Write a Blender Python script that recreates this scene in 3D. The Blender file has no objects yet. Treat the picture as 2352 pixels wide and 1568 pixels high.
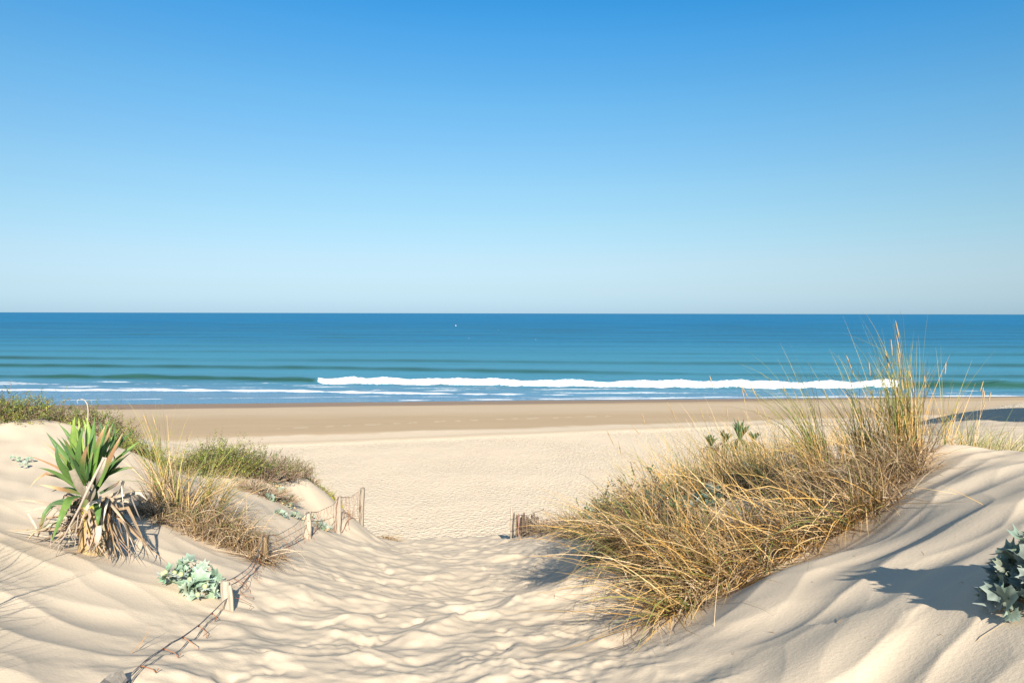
import bpy, math, random
import numpy as np
from mathutils import Vector, Matrix, Euler
# ------------------------------------------------------------------ camera
scene = bpy.context.scene
COL = scene.collection
R = math.radians
CAM_Z = 15.0                              # metres above the sea
cam_d = bpy.data.cameras.new("camera")
cam_d.sensor_width = 36.0; cam_d.lens = 28.0
cam_d.clip_start = 0.05; cam_d.clip_end = 150000.0
cam = bpy.data.objects.new("camera", cam_d); COL.objects.link(cam)
cam.location = (0, 0, CAM_Z)
cam.rotation_euler = (R(90 - 2.03), R(-0.12), 0)
scene.camera = cam
# ------------------------------------------------------------------ light, sky, exposure
SUN_EL, SUN_AZ = R(27.0), R(11.5)         # sun behind the camera, a little to the right
SUN = Vector((math.sin(SUN_AZ) * math.cos(SUN_EL), -math.cos(SUN_AZ) * math.cos(SUN_EL), math.sin(SUN_EL)))
sun_d = bpy.data.lights.new("sun", 'SUN'); sun_d.energy = 4.8; sun_d.angle = R(0.53); sun_d.color = (1.0, 0.925, 0.80)
sun = bpy.data.objects.new("sun", sun_d); COL.objects.link(sun)
sun.rotation_euler = (-SUN).to_track_quat('-Z', 'Y').to_euler()
world = bpy.data.worlds.new("World"); scene.world = world; world.use_nodes = True
wn, wl = world.node_tree.nodes, world.node_tree.links
sky = wn.new('ShaderNodeTexSky'); sky.sky_type = 'NISHITA'; sky.sun_disc = False
sky.sun_elevation = SUN_EL; sky.sun_rotation = math.pi - SUN_AZ
sky.altitude = 0; sky.air_density = 1.0; sky.dust_density = 0.3; sky.ozone_density = 1.2
bg = wn['Background']; bg.inputs['Strength'].default_value = 0.092
SKY_TINT = [(0.0005, (0.275, 0.44, 0.802)), (0.0098, (0.28, 0.428, 0.765)), (0.0317, (0.318, 0.422, 0.65)), (0.0644, (0.379, 0.453, 0.587)), (0.1103, (0.397, 0.508, 0.578)), (0.1555, (0.397, 0.548, 0.611)),
            (0.2003, (0.361, 0.57, 0.661)), (0.2439, (0.316, 0.594, 0.704)), (0.286, (0.256, 0.588, 0.746)), (0.3266, (0.194, 0.589, 0.794)), (0.3654, (0.13, 0.559, 0.809)), (.6, (.52, .62, .66)), (1.0, (.80, .74, .70))]   # clear sea air: deeper blue than the model
tc = wn.new('ShaderNodeTexCoord'); sep = wn.new('ShaderNodeSeparateXYZ'); ramp = wn.new('ShaderNodeValToRGB')
mulc = wn.new('ShaderNodeMix'); mulc.data_type = 'RGBA'; mulc.blend_type = 'MULTIPLY'; mulc.inputs[0].default_value = 1.0
wl.new(tc.outputs['Generated'], sep.inputs[0]); 
tl = wn.new('ShaderNodeMath'); tl.operation = 'MULTIPLY_ADD'; tl.inputs[1].default_value = .11; tl.inputs[2].default_value = 1.0; wl.new(sep.outputs['X'], tl.inputs[0])   # a little deeper to the right
tm = wn.new('ShaderNodeMath'); tm.operation = 'MULTIPLY'; wl.new(tl.outputs[0], tm.inputs[0]); wl.new(sep.outputs['Z'], tm.inputs[1]); wl.new(tm.outputs[0], ramp.inputs[0])
el = ramp.color_ramp.elements
while len(el) > 1: el.remove(el[-1])
el[0].position = SKY_TINT[0][0]; el[0].color = (*SKY_TINT[0][1], 1)
for p_, c_ in SKY_TINT[1:]:
    e_ = el.new(p_); e_.color = (*c_, 1)
wl.new(sky.outputs[0], mulc.inputs[6]); wl.new(ramp.outputs[0], mulc.inputs[7]); wl.new(mulc.outputs[2], bg.inputs[0])
vs = scene.view_settings; vs.view_transform = 'Standard'; vs.look = 'None'; vs.gamma = 1.0; vs.exposure = 1.06
vs.use_curve_mapping = False
# ------------------------------------------------------------------ pixel rays (2352 x 1568 reading of the photograph)
F = 28.0 / 36.0 * 2352; CX, CY = 1176.0, 784.0
CM = np.array(Euler(cam.rotation_euler).to_matrix())
def ray(px, py):
    d = CM @ np.array([(px - CX) / F, -(py - CY) / F, -1.0]); return d / d[1]
def at(px, py, Y):                        # the point on a pixel's ray that lies Y metres ahead
    d = ray(px, py); return np.array([d[0] * Y, d[1] * Y, CAM_Z + d[2] * Y])
rng = np.random.default_rng(7); rnd = random.Random(11)
# ------------------------------------------------------------------ noise
_perm = np.random.default_rng(3).permutation(512)
_grad = np.random.default_rng(4).uniform(0, 2 * np.pi, 512)
def perlin(x, y, seed=0):
    x = np.asarray(x, float); y = np.asarray(y, float)
    xi = np.floor(x).astype(np.int64); yi = np.floor(y).astype(np.int64); xf = x - xi; yf = y - yi
    u = xf * xf * xf * (xf * (xf * 6 - 15) + 10); v = yf * yf * yf * (yf * (yf * 6 - 15) + 10)
    def g(ix, iy, dx, dy):
        a = _grad[_perm[(_perm[(ix + seed * 17) & 511] + iy) & 511]]
        return np.cos(a) * dx + np.sin(a) * dy
    n00 = g(xi, yi, xf, yf); n10 = g(xi + 1, yi, xf - 1, yf); n01 = g(xi, yi + 1, xf, yf - 1); n11 = g(xi + 1, yi + 1, xf - 1, yf - 1)
    return (n00 * (1 - u) + n10 * u) * (1 - v) + (n01 * (1 - u) + n11 * u) * v
def fbm(x, y, o=3, seed=0, gain=.5):
    s = 0; a = 1
    for k in range(o):
        s = s + a * perlin(x * 2 ** k, y * 2 ** k, seed + k); a *= gain
    return s
def cells(x, y, seed=0, aspect=1.8, ang=.9, ang_j=.6, dj=.25, k=14.):
    """soft-edged hollows meeting in sharp crests: lowest of the paraboloids around scattered centres"""
    xi = np.floor(x).astype(np.int64); yi = np.floor(y).astype(np.int64); best = None
    for ox in (-1, 0, 1):
        for oy in (-1, 0, 1):
            cx = xi + ox; cy = yi + oy
            hsh = _perm[(_perm[(cx + seed * 31) & 511] + cy) & 511]; h2 = _perm[(hsh + 101) & 511]; h3 = _perm[(hsh + 211) & 511]; h4 = _perm[(hsh + 307) & 511]
            dx = x - (cx + hsh / 512.); dy = y - (cy + h2 / 512.)
            a = ang + ang_j * (h3 / 256. - 1)
            p = dx * np.cos(a) + dy * np.sin(a); q = -dx * np.sin(a) + dy * np.cos(a)
            d = (p / aspect ** .5) ** 2 + (q * aspect ** .5) ** 2 + dj * (h4 / 512.)
            best = d if best is None else np.minimum(best, d)
    return np.minimum(best, 1.0)
def sst(a, b, x):
    t = np.clip((x - a) / (b - a), 0, 1); return t * t * (3 - 2 * t)
# ------------------------------------------------------------------ terrain: measured points of the dunes, joined by a thin-plate surface
P = []
stand0 = lambda px, Y: (px - CX) / F * Y
def cp(px, py, Y): P.append(at(px, py, Y))
for a_ in [  # the worn path down to the beach
    (1100,1568,3.6),(1100,1450,4.7),(1100,1380,6),(1050,1310,8.5),(1050,1262,12),(1050,1237,16),(700,1568,3.5),(650,1420,5),(800,1300,8),(900,1255,13),(1300,1568,3.5),
    # left dune
    (0,1568,3.0),(400,1568,3.3),(500,1390,4.9),(250,1420,4.2),(0,1420,3.8),(0,1250,4.9),(210,1270,5.3),(440,1340,5.1),(600,1285,6.5),(0,1100,6.8),(0,1003,8.5),
    (130,971,9.5),(300,1038,9),(300,1150,6.8),(420,1092,10),(550,1112,10.5),(700,1098,12.5),(690,1190,10),(760,1150,13.5),(500,1200,7.5),(706,1236,9),(776,1224,11.5),(831,1225,14),
    # right dune
    (1500,1568,3.3),(1800,1568,3.0),(2100,1568,2.7),(2352,1568,2.45),(1450,1450,4.4),(1300,1350,6.6),(1250,1280,9),(1190,1235,15),(1320,1235,11.5),(1700,1370,4.2),(2000,1250,4.6),
    (2000,1400,3.4),(2250,1380,3.0),(2352,1250,3.4),(2100,1130,5.2),(2352,1150,4.0),(2150,1022,6.5),(2352,1067,5.0),(1600,1300,5.6),(1900,1200,5.9),(1700,1190,7.2),(1500,1190,8.7),(1400,1210,10),
    # hollow and plateau behind the right dune
    (1600,1085,13),(1700,1056,14),(1850,1035,15),(2200,985,20),(2352,1003,16.5),(2100,1003,16),(2217,968,24),(2352,978,20.5),(2217,984,20),(2250,955,26),(2300,943,27),(2352,931,27.5),(2420,915,28),(1450,1300,5.7),(1430,1260,6.4),(1500,1215,7.3),(1420,1215,8.2),(1330,1335,6.9),(1290,1290,8.2),(1375,1405,5.2),(1420,1150,13),(1300,1200,13.5),(2500,960,24)]: cp(*a_)
W = [(stand0(2350,7),7,-1.5),(stand0(2350,9),9,-1.85),(stand0(2350,12),12,-2.2),(stand0(2150,8),8,-1.42),(stand0(2150,11),11,-1.9),(stand0(2500,5.2),5.2,-.95),(stand0(2500,7),7,-1.45),(stand0(2500,10),10,-1.9),(0,0,-1.65),(-1.5,.5,-1.5),(1.5,.5,-1.3),(-5,0,-.9),(5,0,-.3),(0,-5,-1.5),(-5,-6,-.6),(6,-6,.2),(0,-14,-1.2),(-12,-10,-.4),(12,-10,.4),(-9,4,-.9),(7,4,-.6),(10,0,0),(-14,4,-.7),
     (-9,9,-1.25),(-14,10,-1.4),(14,10,-1.6),(-3,21.5,-6.4),(-.8,22,-6.6),(1.5,22,-6.6),(-1,28,-9.3),(-1,36,-12.2),(-1,46,-15),(-6,19,-6.0),(-10,17,-4.4),(-16,17,-4.2),
     (-8,26,-9.2),(-16,25,-8.6),(-26,20,-5.5),(-26,32,-11),(-14,36,-13),(-30,46,-16),(4.2,19.5,-5.4),(6,26,-8.2),(6,34,-12),(12,32,-6.2),(12,40,-12),(20,34,-5.4),(20,46,-14),(30,36,-6),(32,50,-15),(8,48,-16),
     (-5.2,13.6,-2.7),(-4.3,15.8,-4.1),(-3.4,17,-4.9),(24,14,-1),(-24,8,-1.5),(28,22,-2)]
for a_ in W: P.append(np.array([a_[0], a_[1], CAM_Z + a_[2]]))
P = np.array(P)
def tps_fit(P, lam=.02):
    n = len(P); d = np.hypot(P[:, None, 0] - P[None, :, 0], P[:, None, 1] - P[None, :, 1]); K = np.where(d > 0, d * d * np.log(d + 1e-12), 0) + lam * np.eye(n)
    Q = np.c_[np.ones(n), P[:, :2]]; A = np.zeros((n + 3, n + 3)); A[:n, :n] = K; A[:n, n:] = Q; A[n:, :n] = Q.T
    return np.linalg.solve(A, np.r_[P[:, 2], 0, 0, 0])
TW = tps_fit(P)
def tps(x, y):
    s = TW[-3] + TW[-2] * x + TW[-1] * y
    for i in range(len(P)):
        d2 = (x - P[i, 0]) ** 2 + (y - P[i, 1]) ** 2; s = s + TW[i] * .5 * d2 * np.log(d2 + 1e-12)
    return s
WL = 136.0
def beach(x, y):
    u = y - .1 * x; v = y - .3 * x
    z = np.interp(u, [0, 60, 82, 105, 128, 136, 150, 400], [3.6, 3.2, 2.95, 1.75, .42, 0, -.8, -8])
    z = z + .07 * np.exp(-((v - 78) / 1.6) ** 2)
    return z + .05 * fbm(x / 14, y / 9, 2, 5)
def smax(a, b, k=.8):
    h = np.clip(.5 + .5 * (a - b) / k, 0, 1); return b * (1 - h) + a * h + k * h * (1 - h)
def ground0(x, y):
    x = np.asarray(x, float); y = np.asarray(y, float)
    far = np.hypot(x, y) > 70
    d = np.where(far, -50., tps(np.clip(x, -60, 60), np.clip(y, -60, 70)))
    d = d - 22 * sst(38, 70, np.hypot(x * .8, np.maximum(y, 0)) * (y > 0))
    d = d + 3.9 * np.exp(-(((x - 17.5) / 2.7) ** 2 + ((y - 19.0) / 2.4) ** 2) ** 1.5)      # steep peak out of view to the right, added to shade the far slope
    return smax(d, beach(x, y))
def path_mask(x, y):
    xc = -.35 - .045 * y; hw = 1.15 + .02 * y
    return 1 - sst(hw * .8, hw * 1.35, np.abs(x - xc))
def relief(x, y):
    """hollows trodden into the path, wind-softened hummocks on the flanks"""
    r = np.hypot(x, y); on = 1 - sst(24, 34, r)
    m = path_mask(x, y) * on
    wx = x + .10 * perlin(x * 2.2, y * 2.2, 21); wy = y + .10 * perlin(x * 2.2, y * 2.2, 22)
    c1 = cells(wx / .47, wy / .44, 1, 1.7, .9, .9); c2 = cells(wx / .24, wy / .24, 2, 1.7, .9, 1.3)
    c0 = cells(wx / .21 + 3, wy / .17 + 5, 7, 1.5, .4, 1.5, .5); amp = np.clip(.75 + .7 * perlin(x * .9, y * .9, 12), .3, 1.4) * (.68 + .45 * sst(-1.1, .6, x))
    cr = np.clip(perlin(x * 1.7, y * 1.7, 13) - .05 + .25 * sst(-.6, .5, x), 0, .5)
    h = m * (amp * (.082 * (c1 - .35) + .026 * (c2 - .3)) + .011 * (c0 - .3) * np.clip(.6 + perlin(x * 1.3, y * 1.3, 14), 0, 1.4) + .03 * fbm(x * 3, y * 3, 3, 8) + .022 * cr * fbm(x * 15 + 2 * y, y * 11, 2, 15))
    fr = (1 - m) * (1 - sst(5.5, 8.5, r)) * on                                          # near flanks
    lf = sst(.0, 1.2, -(x + 1.2)) ; rt = sst(-.2, .9, x - .4)
    a = R(-18); p = wx * np.cos(a) + wy * np.sin(a); q = -wx * np.sin(a) + wy * np.cos(a)
    c3 = cells(p / .75 + 9, q / .34, 3, 1.3, .1, .5, .4)
    h = h + fr * (lf * (.045 * (c3 - .4)) )
    a = R(28); p = x * np.cos(a) + y * np.sin(a); q = -x * np.sin(a) + y * np.cos(a)
    q2 = q + .22 * perlin(p * 1.1, q * 1.1, 31)
    st = np.abs(perlin(p * .8, q2 * 2.3, 33)); st2 = perlin(p * 1.2, q2 * 3.4, 35)
    h = h + fr * rt * ((.020 + .028 * (1 - sst(2.9, 3.9, r))) * (.35 - st) + .03 * st2 + .05 * perlin(p * .55, q2 * 1.25, 37) + .034 * (cells(p / .55 + 2, q2 / .30 + 7, 9, 1.6, .2, .8, .5) - .4) + .03 * perlin(p * 1.6, q2 * 2.6, 38))
    sl = (1 - m) * on * sst(4.5, 7, r)
    h = h + sl * (.022 * fbm(x * 2.2 + y * .8, y * 1.2 - x * .5, 2, 41) + .006 * perlin((x + y * .55) * 7, (y - x * .5) * 1.6, 45))
    h = h + on * .018 * fbm(x * 1.1, y * 1.1, 2, 51)
    bm = sst(30, 42, r)
    return h + bm * (1 - sst(70, 90, y - .3 * x)) * .025 * (fbm(x * .9, y * .5, 2, 61))
# polar sheet round the camera: finest where the photograph looks
fine = np.arange(-41, 41.001, .105); coarse = np.arange(43, 317, 2.0)
ang = np.radians(np.r_[fine, coarse]); NA = len(ang)
rr = [.25]
while rr[-1] < 420: rr.append(rr[-1] * (1.08 if rr[-1] < 1.6 else 1.0046 if rr[-1] < 24 else 1.0065 if rr[-1] < 200 else 1.05))
rr = np.array(rr); NR = len(rr)
GX = rr[:, None] * np.sin(ang)[None, :]; GY = rr[:, None] * np.cos(ang)[None, :]
GZ0 = ground0(GX, GY); GZ = GZ0 + relief(GX, GY)
_pr = np.random.default_rng(23)
for k_ in range(48):                      # fresh footprints: heel and sole pressed in, sand pushed up round them
    y_ = 3.4 + 9 * _pr.random() ** 1.5; x_ = -.35 - .045 * y_ + _pr.uniform(-.75, 1.0) * (1.1 + .02 * y_); a_ = _pr.normal(0, .35) + (math.pi if _pr.random() < .4 else 0); dp = _pr.uniform(.010, .018)
    r_ = math.hypot(x_, y_); i0, i1 = np.searchsorted(rr, (r_ - .32, r_ + .32)); t_ = math.atan2(x_, y_); j0, j1 = np.searchsorted(ang[:len(fine)], (t_ - .32 / r_, t_ + .32 / r_))
    X_, Y_ = GX[i0:i1, j0:j1] - x_, GY[i0:i1, j0:j1] - y_; u1 = X_ * math.sin(a_) + Y_ * math.cos(a_); v1 = X_ * math.cos(a_) - Y_ * math.sin(a_) + .015 * perlin(X_ * 14, Y_ * 14, k_ % 7)
    d1 = np.minimum(np.hypot((u1 - .05) / .105, v1 / .052), np.hypot((u1 + .09) / .062, v1 / .040)); GZ[i0:i1, j0:j1] += -dp * (1 - sst(.45, 1.25, d1)) + dp * .05 * np.exp(-((d1 - 1.45) / .35) ** 2)
_af = np.r_[ang, ang[0] + 2 * np.pi]
def ground(x, y):
    """height of the finished sheet (bilinear look-up)"""
    x = np.atleast_1d(np.asarray(x, float)); y = np.atleast_1d(np.asarray(y, float))
    r = np.clip(np.hypot(x, y), rr[0], rr[-1] * .999); a = np.arctan2(x, y); a = np.where(a < ang[0], a + 2 * np.pi, a)
    i = np.clip(np.searchsorted(rr, r) - 1, 0, NR - 2); j = np.clip(np.searchsorted(_af, a) - 1, 0, NA - 1)
    u = (r - rr[i]) / (rr[i + 1] - rr[i]); v = (a - _af[j]) / (_af[j + 1] - _af[j]); j2 = (j + 1) % NA
    return (GZ[i, j] * (1 - u) + GZ[i + 1, j] * u) * (1 - v) + (GZ[i, j2] * (1 - u) + GZ[i + 1, j2] * u) * v
def hit(px, py, y0=1.6, y1=120):
    d = ray(px, py); Y = np.r_[np.arange(y0, 30, .02), np.arange(30, y1, .2)]
    g = ground(d[0] * Y, Y) - (CAM_Z + d[2] * Y); k = np.argmax(g > 0)
    return np.array([d[0] * Y[k], Y[k], float(ground(d[0] * Y[k], Y[k])[0])])
def hit0(px, py):
    d = ray(px, py); Y = np.arange(60, 135, .1); k = np.argmax(beach(d[0] * Y, Y) > CAM_Z + d[2] * Y); return d[0] * Y[k], Y[k]
def stand(px, Y):                         # ground point Y metres ahead in that column of the picture
    x = (px - CX) / F * Y; return np.array([x, Y, float(ground(x, Y)[0])])
# ------------------------------------------------------------------ materials
def mat(name, rough=.8, spec=.3):
    m = bpy.data.materials.new(name); m.use_nodes = True; n = m.node_tree.nodes; l = m.node_tree.links; b = n['Principled BSDF']
    b.inputs['Roughness'].default_value = rough; b.inputs['Specular IOR Level'].default_value = spec
    return m, n, l, b
def nd(n, t, **k):
    o = n.new('ShaderNode' + t)
    for a, b in k.items():
        if a in o.inputs: o.inputs[a].default_value = b
        else: setattr(o, a, b)
    return o
def mixc(n, l, fac, a, b, mode='MIX'):
    o = n.new('ShaderNodeMix'); o.data_type = 'RGBA'; o.blend_type = mode
    for s, v in ((0, fac), (6, a), (7, b)):
        if hasattr(v, 'is_linked'): l.new(v, o.inputs[s])
        else: o.inputs[s].default_value = v if s == 0 else (*v, 1)
    return o.outputs[2]
def mth(n, l, op, a, b=0.0, c=0.0, clamp=False):
    o = n.new('ShaderNodeMath'); o.operation = op; o.use_clamp = clamp
    for s, v in enumerate((a, b, c)):
        if hasattr(v, 'is_linked'): l.new(v, o.inputs[s])
        else: o.inputs[s].default_value = v
    return o.outputs[0]
def attr_mat(name, rough=.65, spec=.25, trans=.0, var=.12, scale=60):
    """colour carried by the part itself (attribute 'tint') with fine procedural variation"""
    m, n, l, b = mat(name, rough, spec)
    at_ = nd(n, 'Attribute', attribute_name='tint'); tcd = nd(n, 'TexCoord'); nz = nd(n, 'TexNoise', Scale=scale, Detail=3.0)
    l.new(tcd.outputs['Object'], nz.inputs['Vector'])
    v = mth(n, l, 'MULTIPLY_ADD', nz.outputs['Fac'], 2 * var * 1.6, 1 - var * 1.6)
    hs = nd(n, 'HueSaturation'); l.new(at_.outputs['Color'], hs.inputs['Color']); l.new(v, hs.inputs['Value'])
    l.new(hs.outputs[0], b.inputs['Base Color'])
    if trans:
        tr = nd(n, 'BsdfTranslucent'); l.new(hs.outputs[0], tr.inputs[0]); mx = nd(n, 'MixShader'); mx.inputs[0].default_value = trans
        l.new(b.outputs[0], mx.inputs[1]); l.new(tr.outputs[0], mx.inputs[2]); l.new(mx.outputs[0], n['Material Output'].inputs[0])
    return m
M_GRASS = attr_mat('grass_blade', .6, .3, .18); M_LEAF = attr_mat('leaf', .5, .35, .15, .12, 40); M_DEAD = attr_mat('dead_leaf', .8, .15, .05, .2, 50)
M_STEM = attr_mat('stem', .8, .15, 0, .2, 40); M_WIRE = attr_mat('wire', .6, .4, 0, .25, 90); M_BIRD = attr_mat('plumage', .7, .2, 0, .05)
def wood_mat():
    m, n, l, b = mat('weathered_wood', .85, .15)
    t = nd(n, 'TexCoord'); mp = nd(n, 'Mapping'); mp.inputs['Scale'].default_value = (60, 60, 5); nz = nd(n, 'TexNoise', Scale=1.0, Detail=5.0, Roughness=.6)
    l.new(t.outputs['Object'], mp.inputs[0]); l.new(mp.outputs[0], nz.inputs['Vector'])
    at_ = nd(n, 'Attribute', attribute_name='tint')
    c = mixc(n, l, nz.outputs['Fac'], (.35, .34, .33), (1.5, 1.48, 1.42)); c2 = mixc(n, l, 1.0, at_.outputs['Color'], c, 'MULTIPLY')
    l.new(c2, b.inputs['Base Color']); bp = nd(n, 'Bump', Strength=.7, Distance=.006); l.new(nz.outputs['Fac'], bp.inputs['Height']); l.new(bp.outputs[0], b.inputs['Normal'])
    return m
M_WOOD = wood_mat()
def sand_mat():
    m, n, l, b = mat('sand', .95, .1)
    g = nd(n, 'NewGeometry'); wet = nd(n, 'Attribute', attribute_name='wet'); dark = nd(n, 'Attribute', attribute_name='sodden'); bea = nd(n, 'Attribute', attribute_name='trodden')
    pos = g.outputs['Position']
    n1 = nd(n, 'TexNoise', Scale=1.3, Detail=4.0); n2 = nd(n, 'TexNoise', Scale=160.0, Detail=2.0); n3 = nd(n, 'TexNoise', Scale=55.0, Detail=3.0)
    for q in (n1, n2, n3): l.new(pos, q.inputs['Vector'])
    dry = mixc(n, l, n1.outputs['Fac'], SAND_A, SAND_B)
    gr = mth(n, l, 'MULTIPLY_ADD', n2.outputs['Fac'], .30, .85)
    hs = nd(n, 'HueSaturation'); l.new(dry, hs.inputs['Color']); l.new(gr, hs.inputs['Value'])
    mp = nd(n, 'Mapping'); mp.inputs['Scale'].default_value = (.05, .22, 1); mp.inputs['Rotation'].default_value = (0, 0, R(-8)); l.new(pos, mp.inputs[0])
    n4 = nd(n, 'TexNoise', Scale=1.6, Detail=6.0, Roughness=.6, Distortion=1.2); l.new(mp.outputs[0], n4.inputs['Vector'])
    wc = mixc(n, l, n4.outputs['Fac'], WET_A, WET_B)
    hs2 = nd(n, 'HueSaturation'); l.new(hs.outputs[0], hs2.inputs['Color']); l.new(mth(n, l, 'MULTIPLY_ADD', bea.outputs['Fac'], .10, 1.0), hs2.inputs['Value']); c = mixc(n, l, wet.outputs['Fac'], hs2.outputs[0], wc); c = mixc(n, l, dark.outputs['Fac'], c, SOD)  # trodden beach coloured lighter to offset the weaker sunlight on it
    l.new(c, b.inputs['Base Color'])
    l.new(mth(n, l, 'MULTIPLY_ADD', dark.outputs['Fac'], -.3, .95), b.inputs['Roughness'])
    # grain and ripple marks; footprints of the trodden beach
    v1 = nd(n, 'TexVoronoi', Scale=4.5, feature='SMOOTH_F1'); v1.inputs['Smoothness'].default_value = .5
    nz = nd(n, 'TexNoise', Scale=8.0, Detail=3.0, Roughness=.6)
    for q in (v1, nz): l.new(pos, q.inputs['Vector'])
    bh = mth(n, l, 'MULTIPLY', mth(n, l, 'ADD', mth(n, l, 'MULTIPLY', v1.outputs['Distance'], .8), nz.outputs['Fac']), bea.outputs['Fac'])
    near = mth(n, l, 'SUBTRACT', 1.0, mth(n, l, 'MAXIMUM', bea.outputs['Fac'], wet.outputs['Fac']))
    sh = mth(n, l, 'MULTIPLY', mth(n, l, 'ADD', mth(n, l, 'MULTIPLY', n3.outputs['Fac'], .28), mth(n, l, 'MULTIPLY', n2.outputs['Fac'], .09)), near)
    b1 = nd(n, 'Bump', Strength=.45, Distance=.012); l.new(sh, b1.inputs['Height'])
    b2 = nd(n, 'Bump', Strength=1.0, Distance=.14); l.new(bh, b2.inputs['Height']); l.new(b1.outputs[0], b2.inputs['Normal'])
    l.new(b2.outputs[0], b.inputs['Normal'])
    return m
SAND_A, SAND_B = (.61, .495, .362), (.68, .565, .425)
WET_A, WET_B = (.385, .27, .16), (.48, .36, .23)
SOD = (.275, .195, .135)
# ------------------------------------------------------------------ linking and labels
def add_attr(me, name, arr, typ='FLOAT'):
    a = me.attributes.new(name, typ, 'POINT')
    if typ == 'FLOAT': a.data.foreach_set('value', np.asarray(arr, np.float32).ravel())
    else: a.data.foreach_set('color', np.c_[np.asarray(arr, np.float32), np.ones(len(arr), np.float32)].ravel())
def raw_mesh(name, V, Fq, m, attrs=(), smooth=True, parent=None, loc=None):
    """V Nx3, Fq list of index arrays (Mx4 or Mx3)"""
    me = bpy.data.meshes.new(name); V = np.asarray(V, np.float32)
    if loc is not None: V = V - np.asarray(loc, np.float32)
    Fq = [np.asarray(f, np.int32) for f in Fq if len(f)]
    me.vertices.add(len(V)); me.vertices.foreach_set('co', V.ravel())
    nl = sum(f.size for f in Fq); nf = sum(len(f) for f in Fq)
    me.loops.add(nl); me.polygons.add(nf)
    me.loops.foreach_set('vertex_index', np.concatenate([f.ravel() for f in Fq]))
    tot = np.concatenate([np.full(len(f), f.shape[1], np.int32) for f in Fq]); st = np.r_[0, np.cumsum(tot)[:-1]].astype(np.int32)
    me.polygons.foreach_set('loop_start', st); me.polygons.foreach_set('loop_total', tot)
    me.polygons.foreach_set('use_smooth', np.full(nf, smooth))
    for a in attrs: add_attr(me, *a)
    me.update(calc_edges=True); me.validate()
    me.materials.append(m)
    o = bpy.data.objects.new(name, me); COL.objects.link(o)
    if parent is not None: o.parent = parent
    if loc is not None and parent is None: o.location = loc
    return o
def tag(o, label=None, cat=None, group=None, kind=None):
    if label: o['label'] = label
    if cat: o['category'] = cat
    if group: o['group'] = group
    if kind: o['kind'] = kind
    return o
def thing(name, loc, label, cat, group=None):
    o = bpy.data.objects.new(name, None); o.empty_display_size = .1; COL.objects.link(o); o.location = [float(c) for c in loc]
    return tag(o, label, cat, group)
class MB:
    """collects shapes with a colour per vertex, then links them as ONE mesh object"""
    def __init__(s): s.v = []; s.f = {3: [], 4: []}; s.c = []; s.n = 0
    def add(s, V, faces, col):
        V = np.asarray(V, float).reshape(-1, 3); faces = np.asarray(faces, int); col = np.asarray(col, float)
        if col.ndim == 1: col = np.tile(col, (len(V), 1))
        s.v.append(V); s.c.append(col); s.f[faces.shape[1]].append(faces + s.n); s.n += len(V)
    def tube(s, pts, rad, col, sides=5, cap=True):
        pts = np.asarray(pts, float); n = len(pts); rad = np.broadcast_to(np.asarray(rad, float), (n,)); col = np.asarray(col, float)
        t = np.gradient(pts, axis=0); t /= np.linalg.norm(t, axis=1)[:, None] + 1e-9
        up = np.array([0, 0, 1.]) if abs(t[0, 2]) < .9 else np.array([1., 0, 0])
        a = np.cross(t, up); a /= np.linalg.norm(a, axis=1)[:, None] + 1e-9; b = np.cross(t, a)
        th = np.arange(sides) / sides * 2 * np.pi
        V = pts[:, None] + rad[:, None, None] * (np.cos(th)[None, :, None] * a[:, None] + np.sin(th)[None, :, None] * b[:, None])
        i = np.arange(n - 1)[:, None] * sides; j = np.arange(sides)[None]; j2 = (j + 1) % sides
        fq = np.stack([i + j, i + j2, i + sides + j2, i + sides + j], -1).reshape(-1, 4)
        if col.ndim == 2: col = np.repeat(col, sides, 0)
        s.add(V.reshape(-1, 3), fq, col)
        if cap:
            for e, fl in ((0, 1), (n - 1, 0)):
                c = np.vstack([V[e], pts[e]]); k = np.arange(sides); k2 = (k + 1) % sides
                f = np.stack([k2, k, np.full(sides, sides)] if fl else [k, k2, np.full(sides, sides)], -1)
                s.add(c, f, col[(0 if fl else -1)] if col.ndim == 2 else col)
    def build(s, name, m, parent=None, smooth=True):
        if not s.v: return None
        V = np.vstack(s.v); C = np.vstack(s.c)
        loc = np.array(parent.location) if parent is not None and parent.type == 'EMPTY' else None
        if parent is not None and parent.type == 'MESH': loc = np.array(parent.parent.location)
        return raw_mesh(name, V, [np.vstack(f) for f in s.f.values() if f], m, [('tint', C, 'FLOAT_COLOR')], smooth, parent, loc)
    def build_top(s, name, m, loc, smooth=True):
        return raw_mesh(name, np.vstack(s.v), [np.vstack(f) for f in s.f.values() if f], m, [('tint', np.vstack(s.c), 'FLOAT_COLOR')], smooth, None, loc)
def grid_faces(nr, nc, closed=False):
    i = np.arange(nr - 1)[:, None]; j = np.arange(nc if closed else nc - 1)[None]; j2 = (j + 1) % nc
    return np.stack([i * nc + j, i * nc + j2, (i + 1) * nc + j2, (i + 1) * nc + j], -1).reshape(-1, 4)
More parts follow.
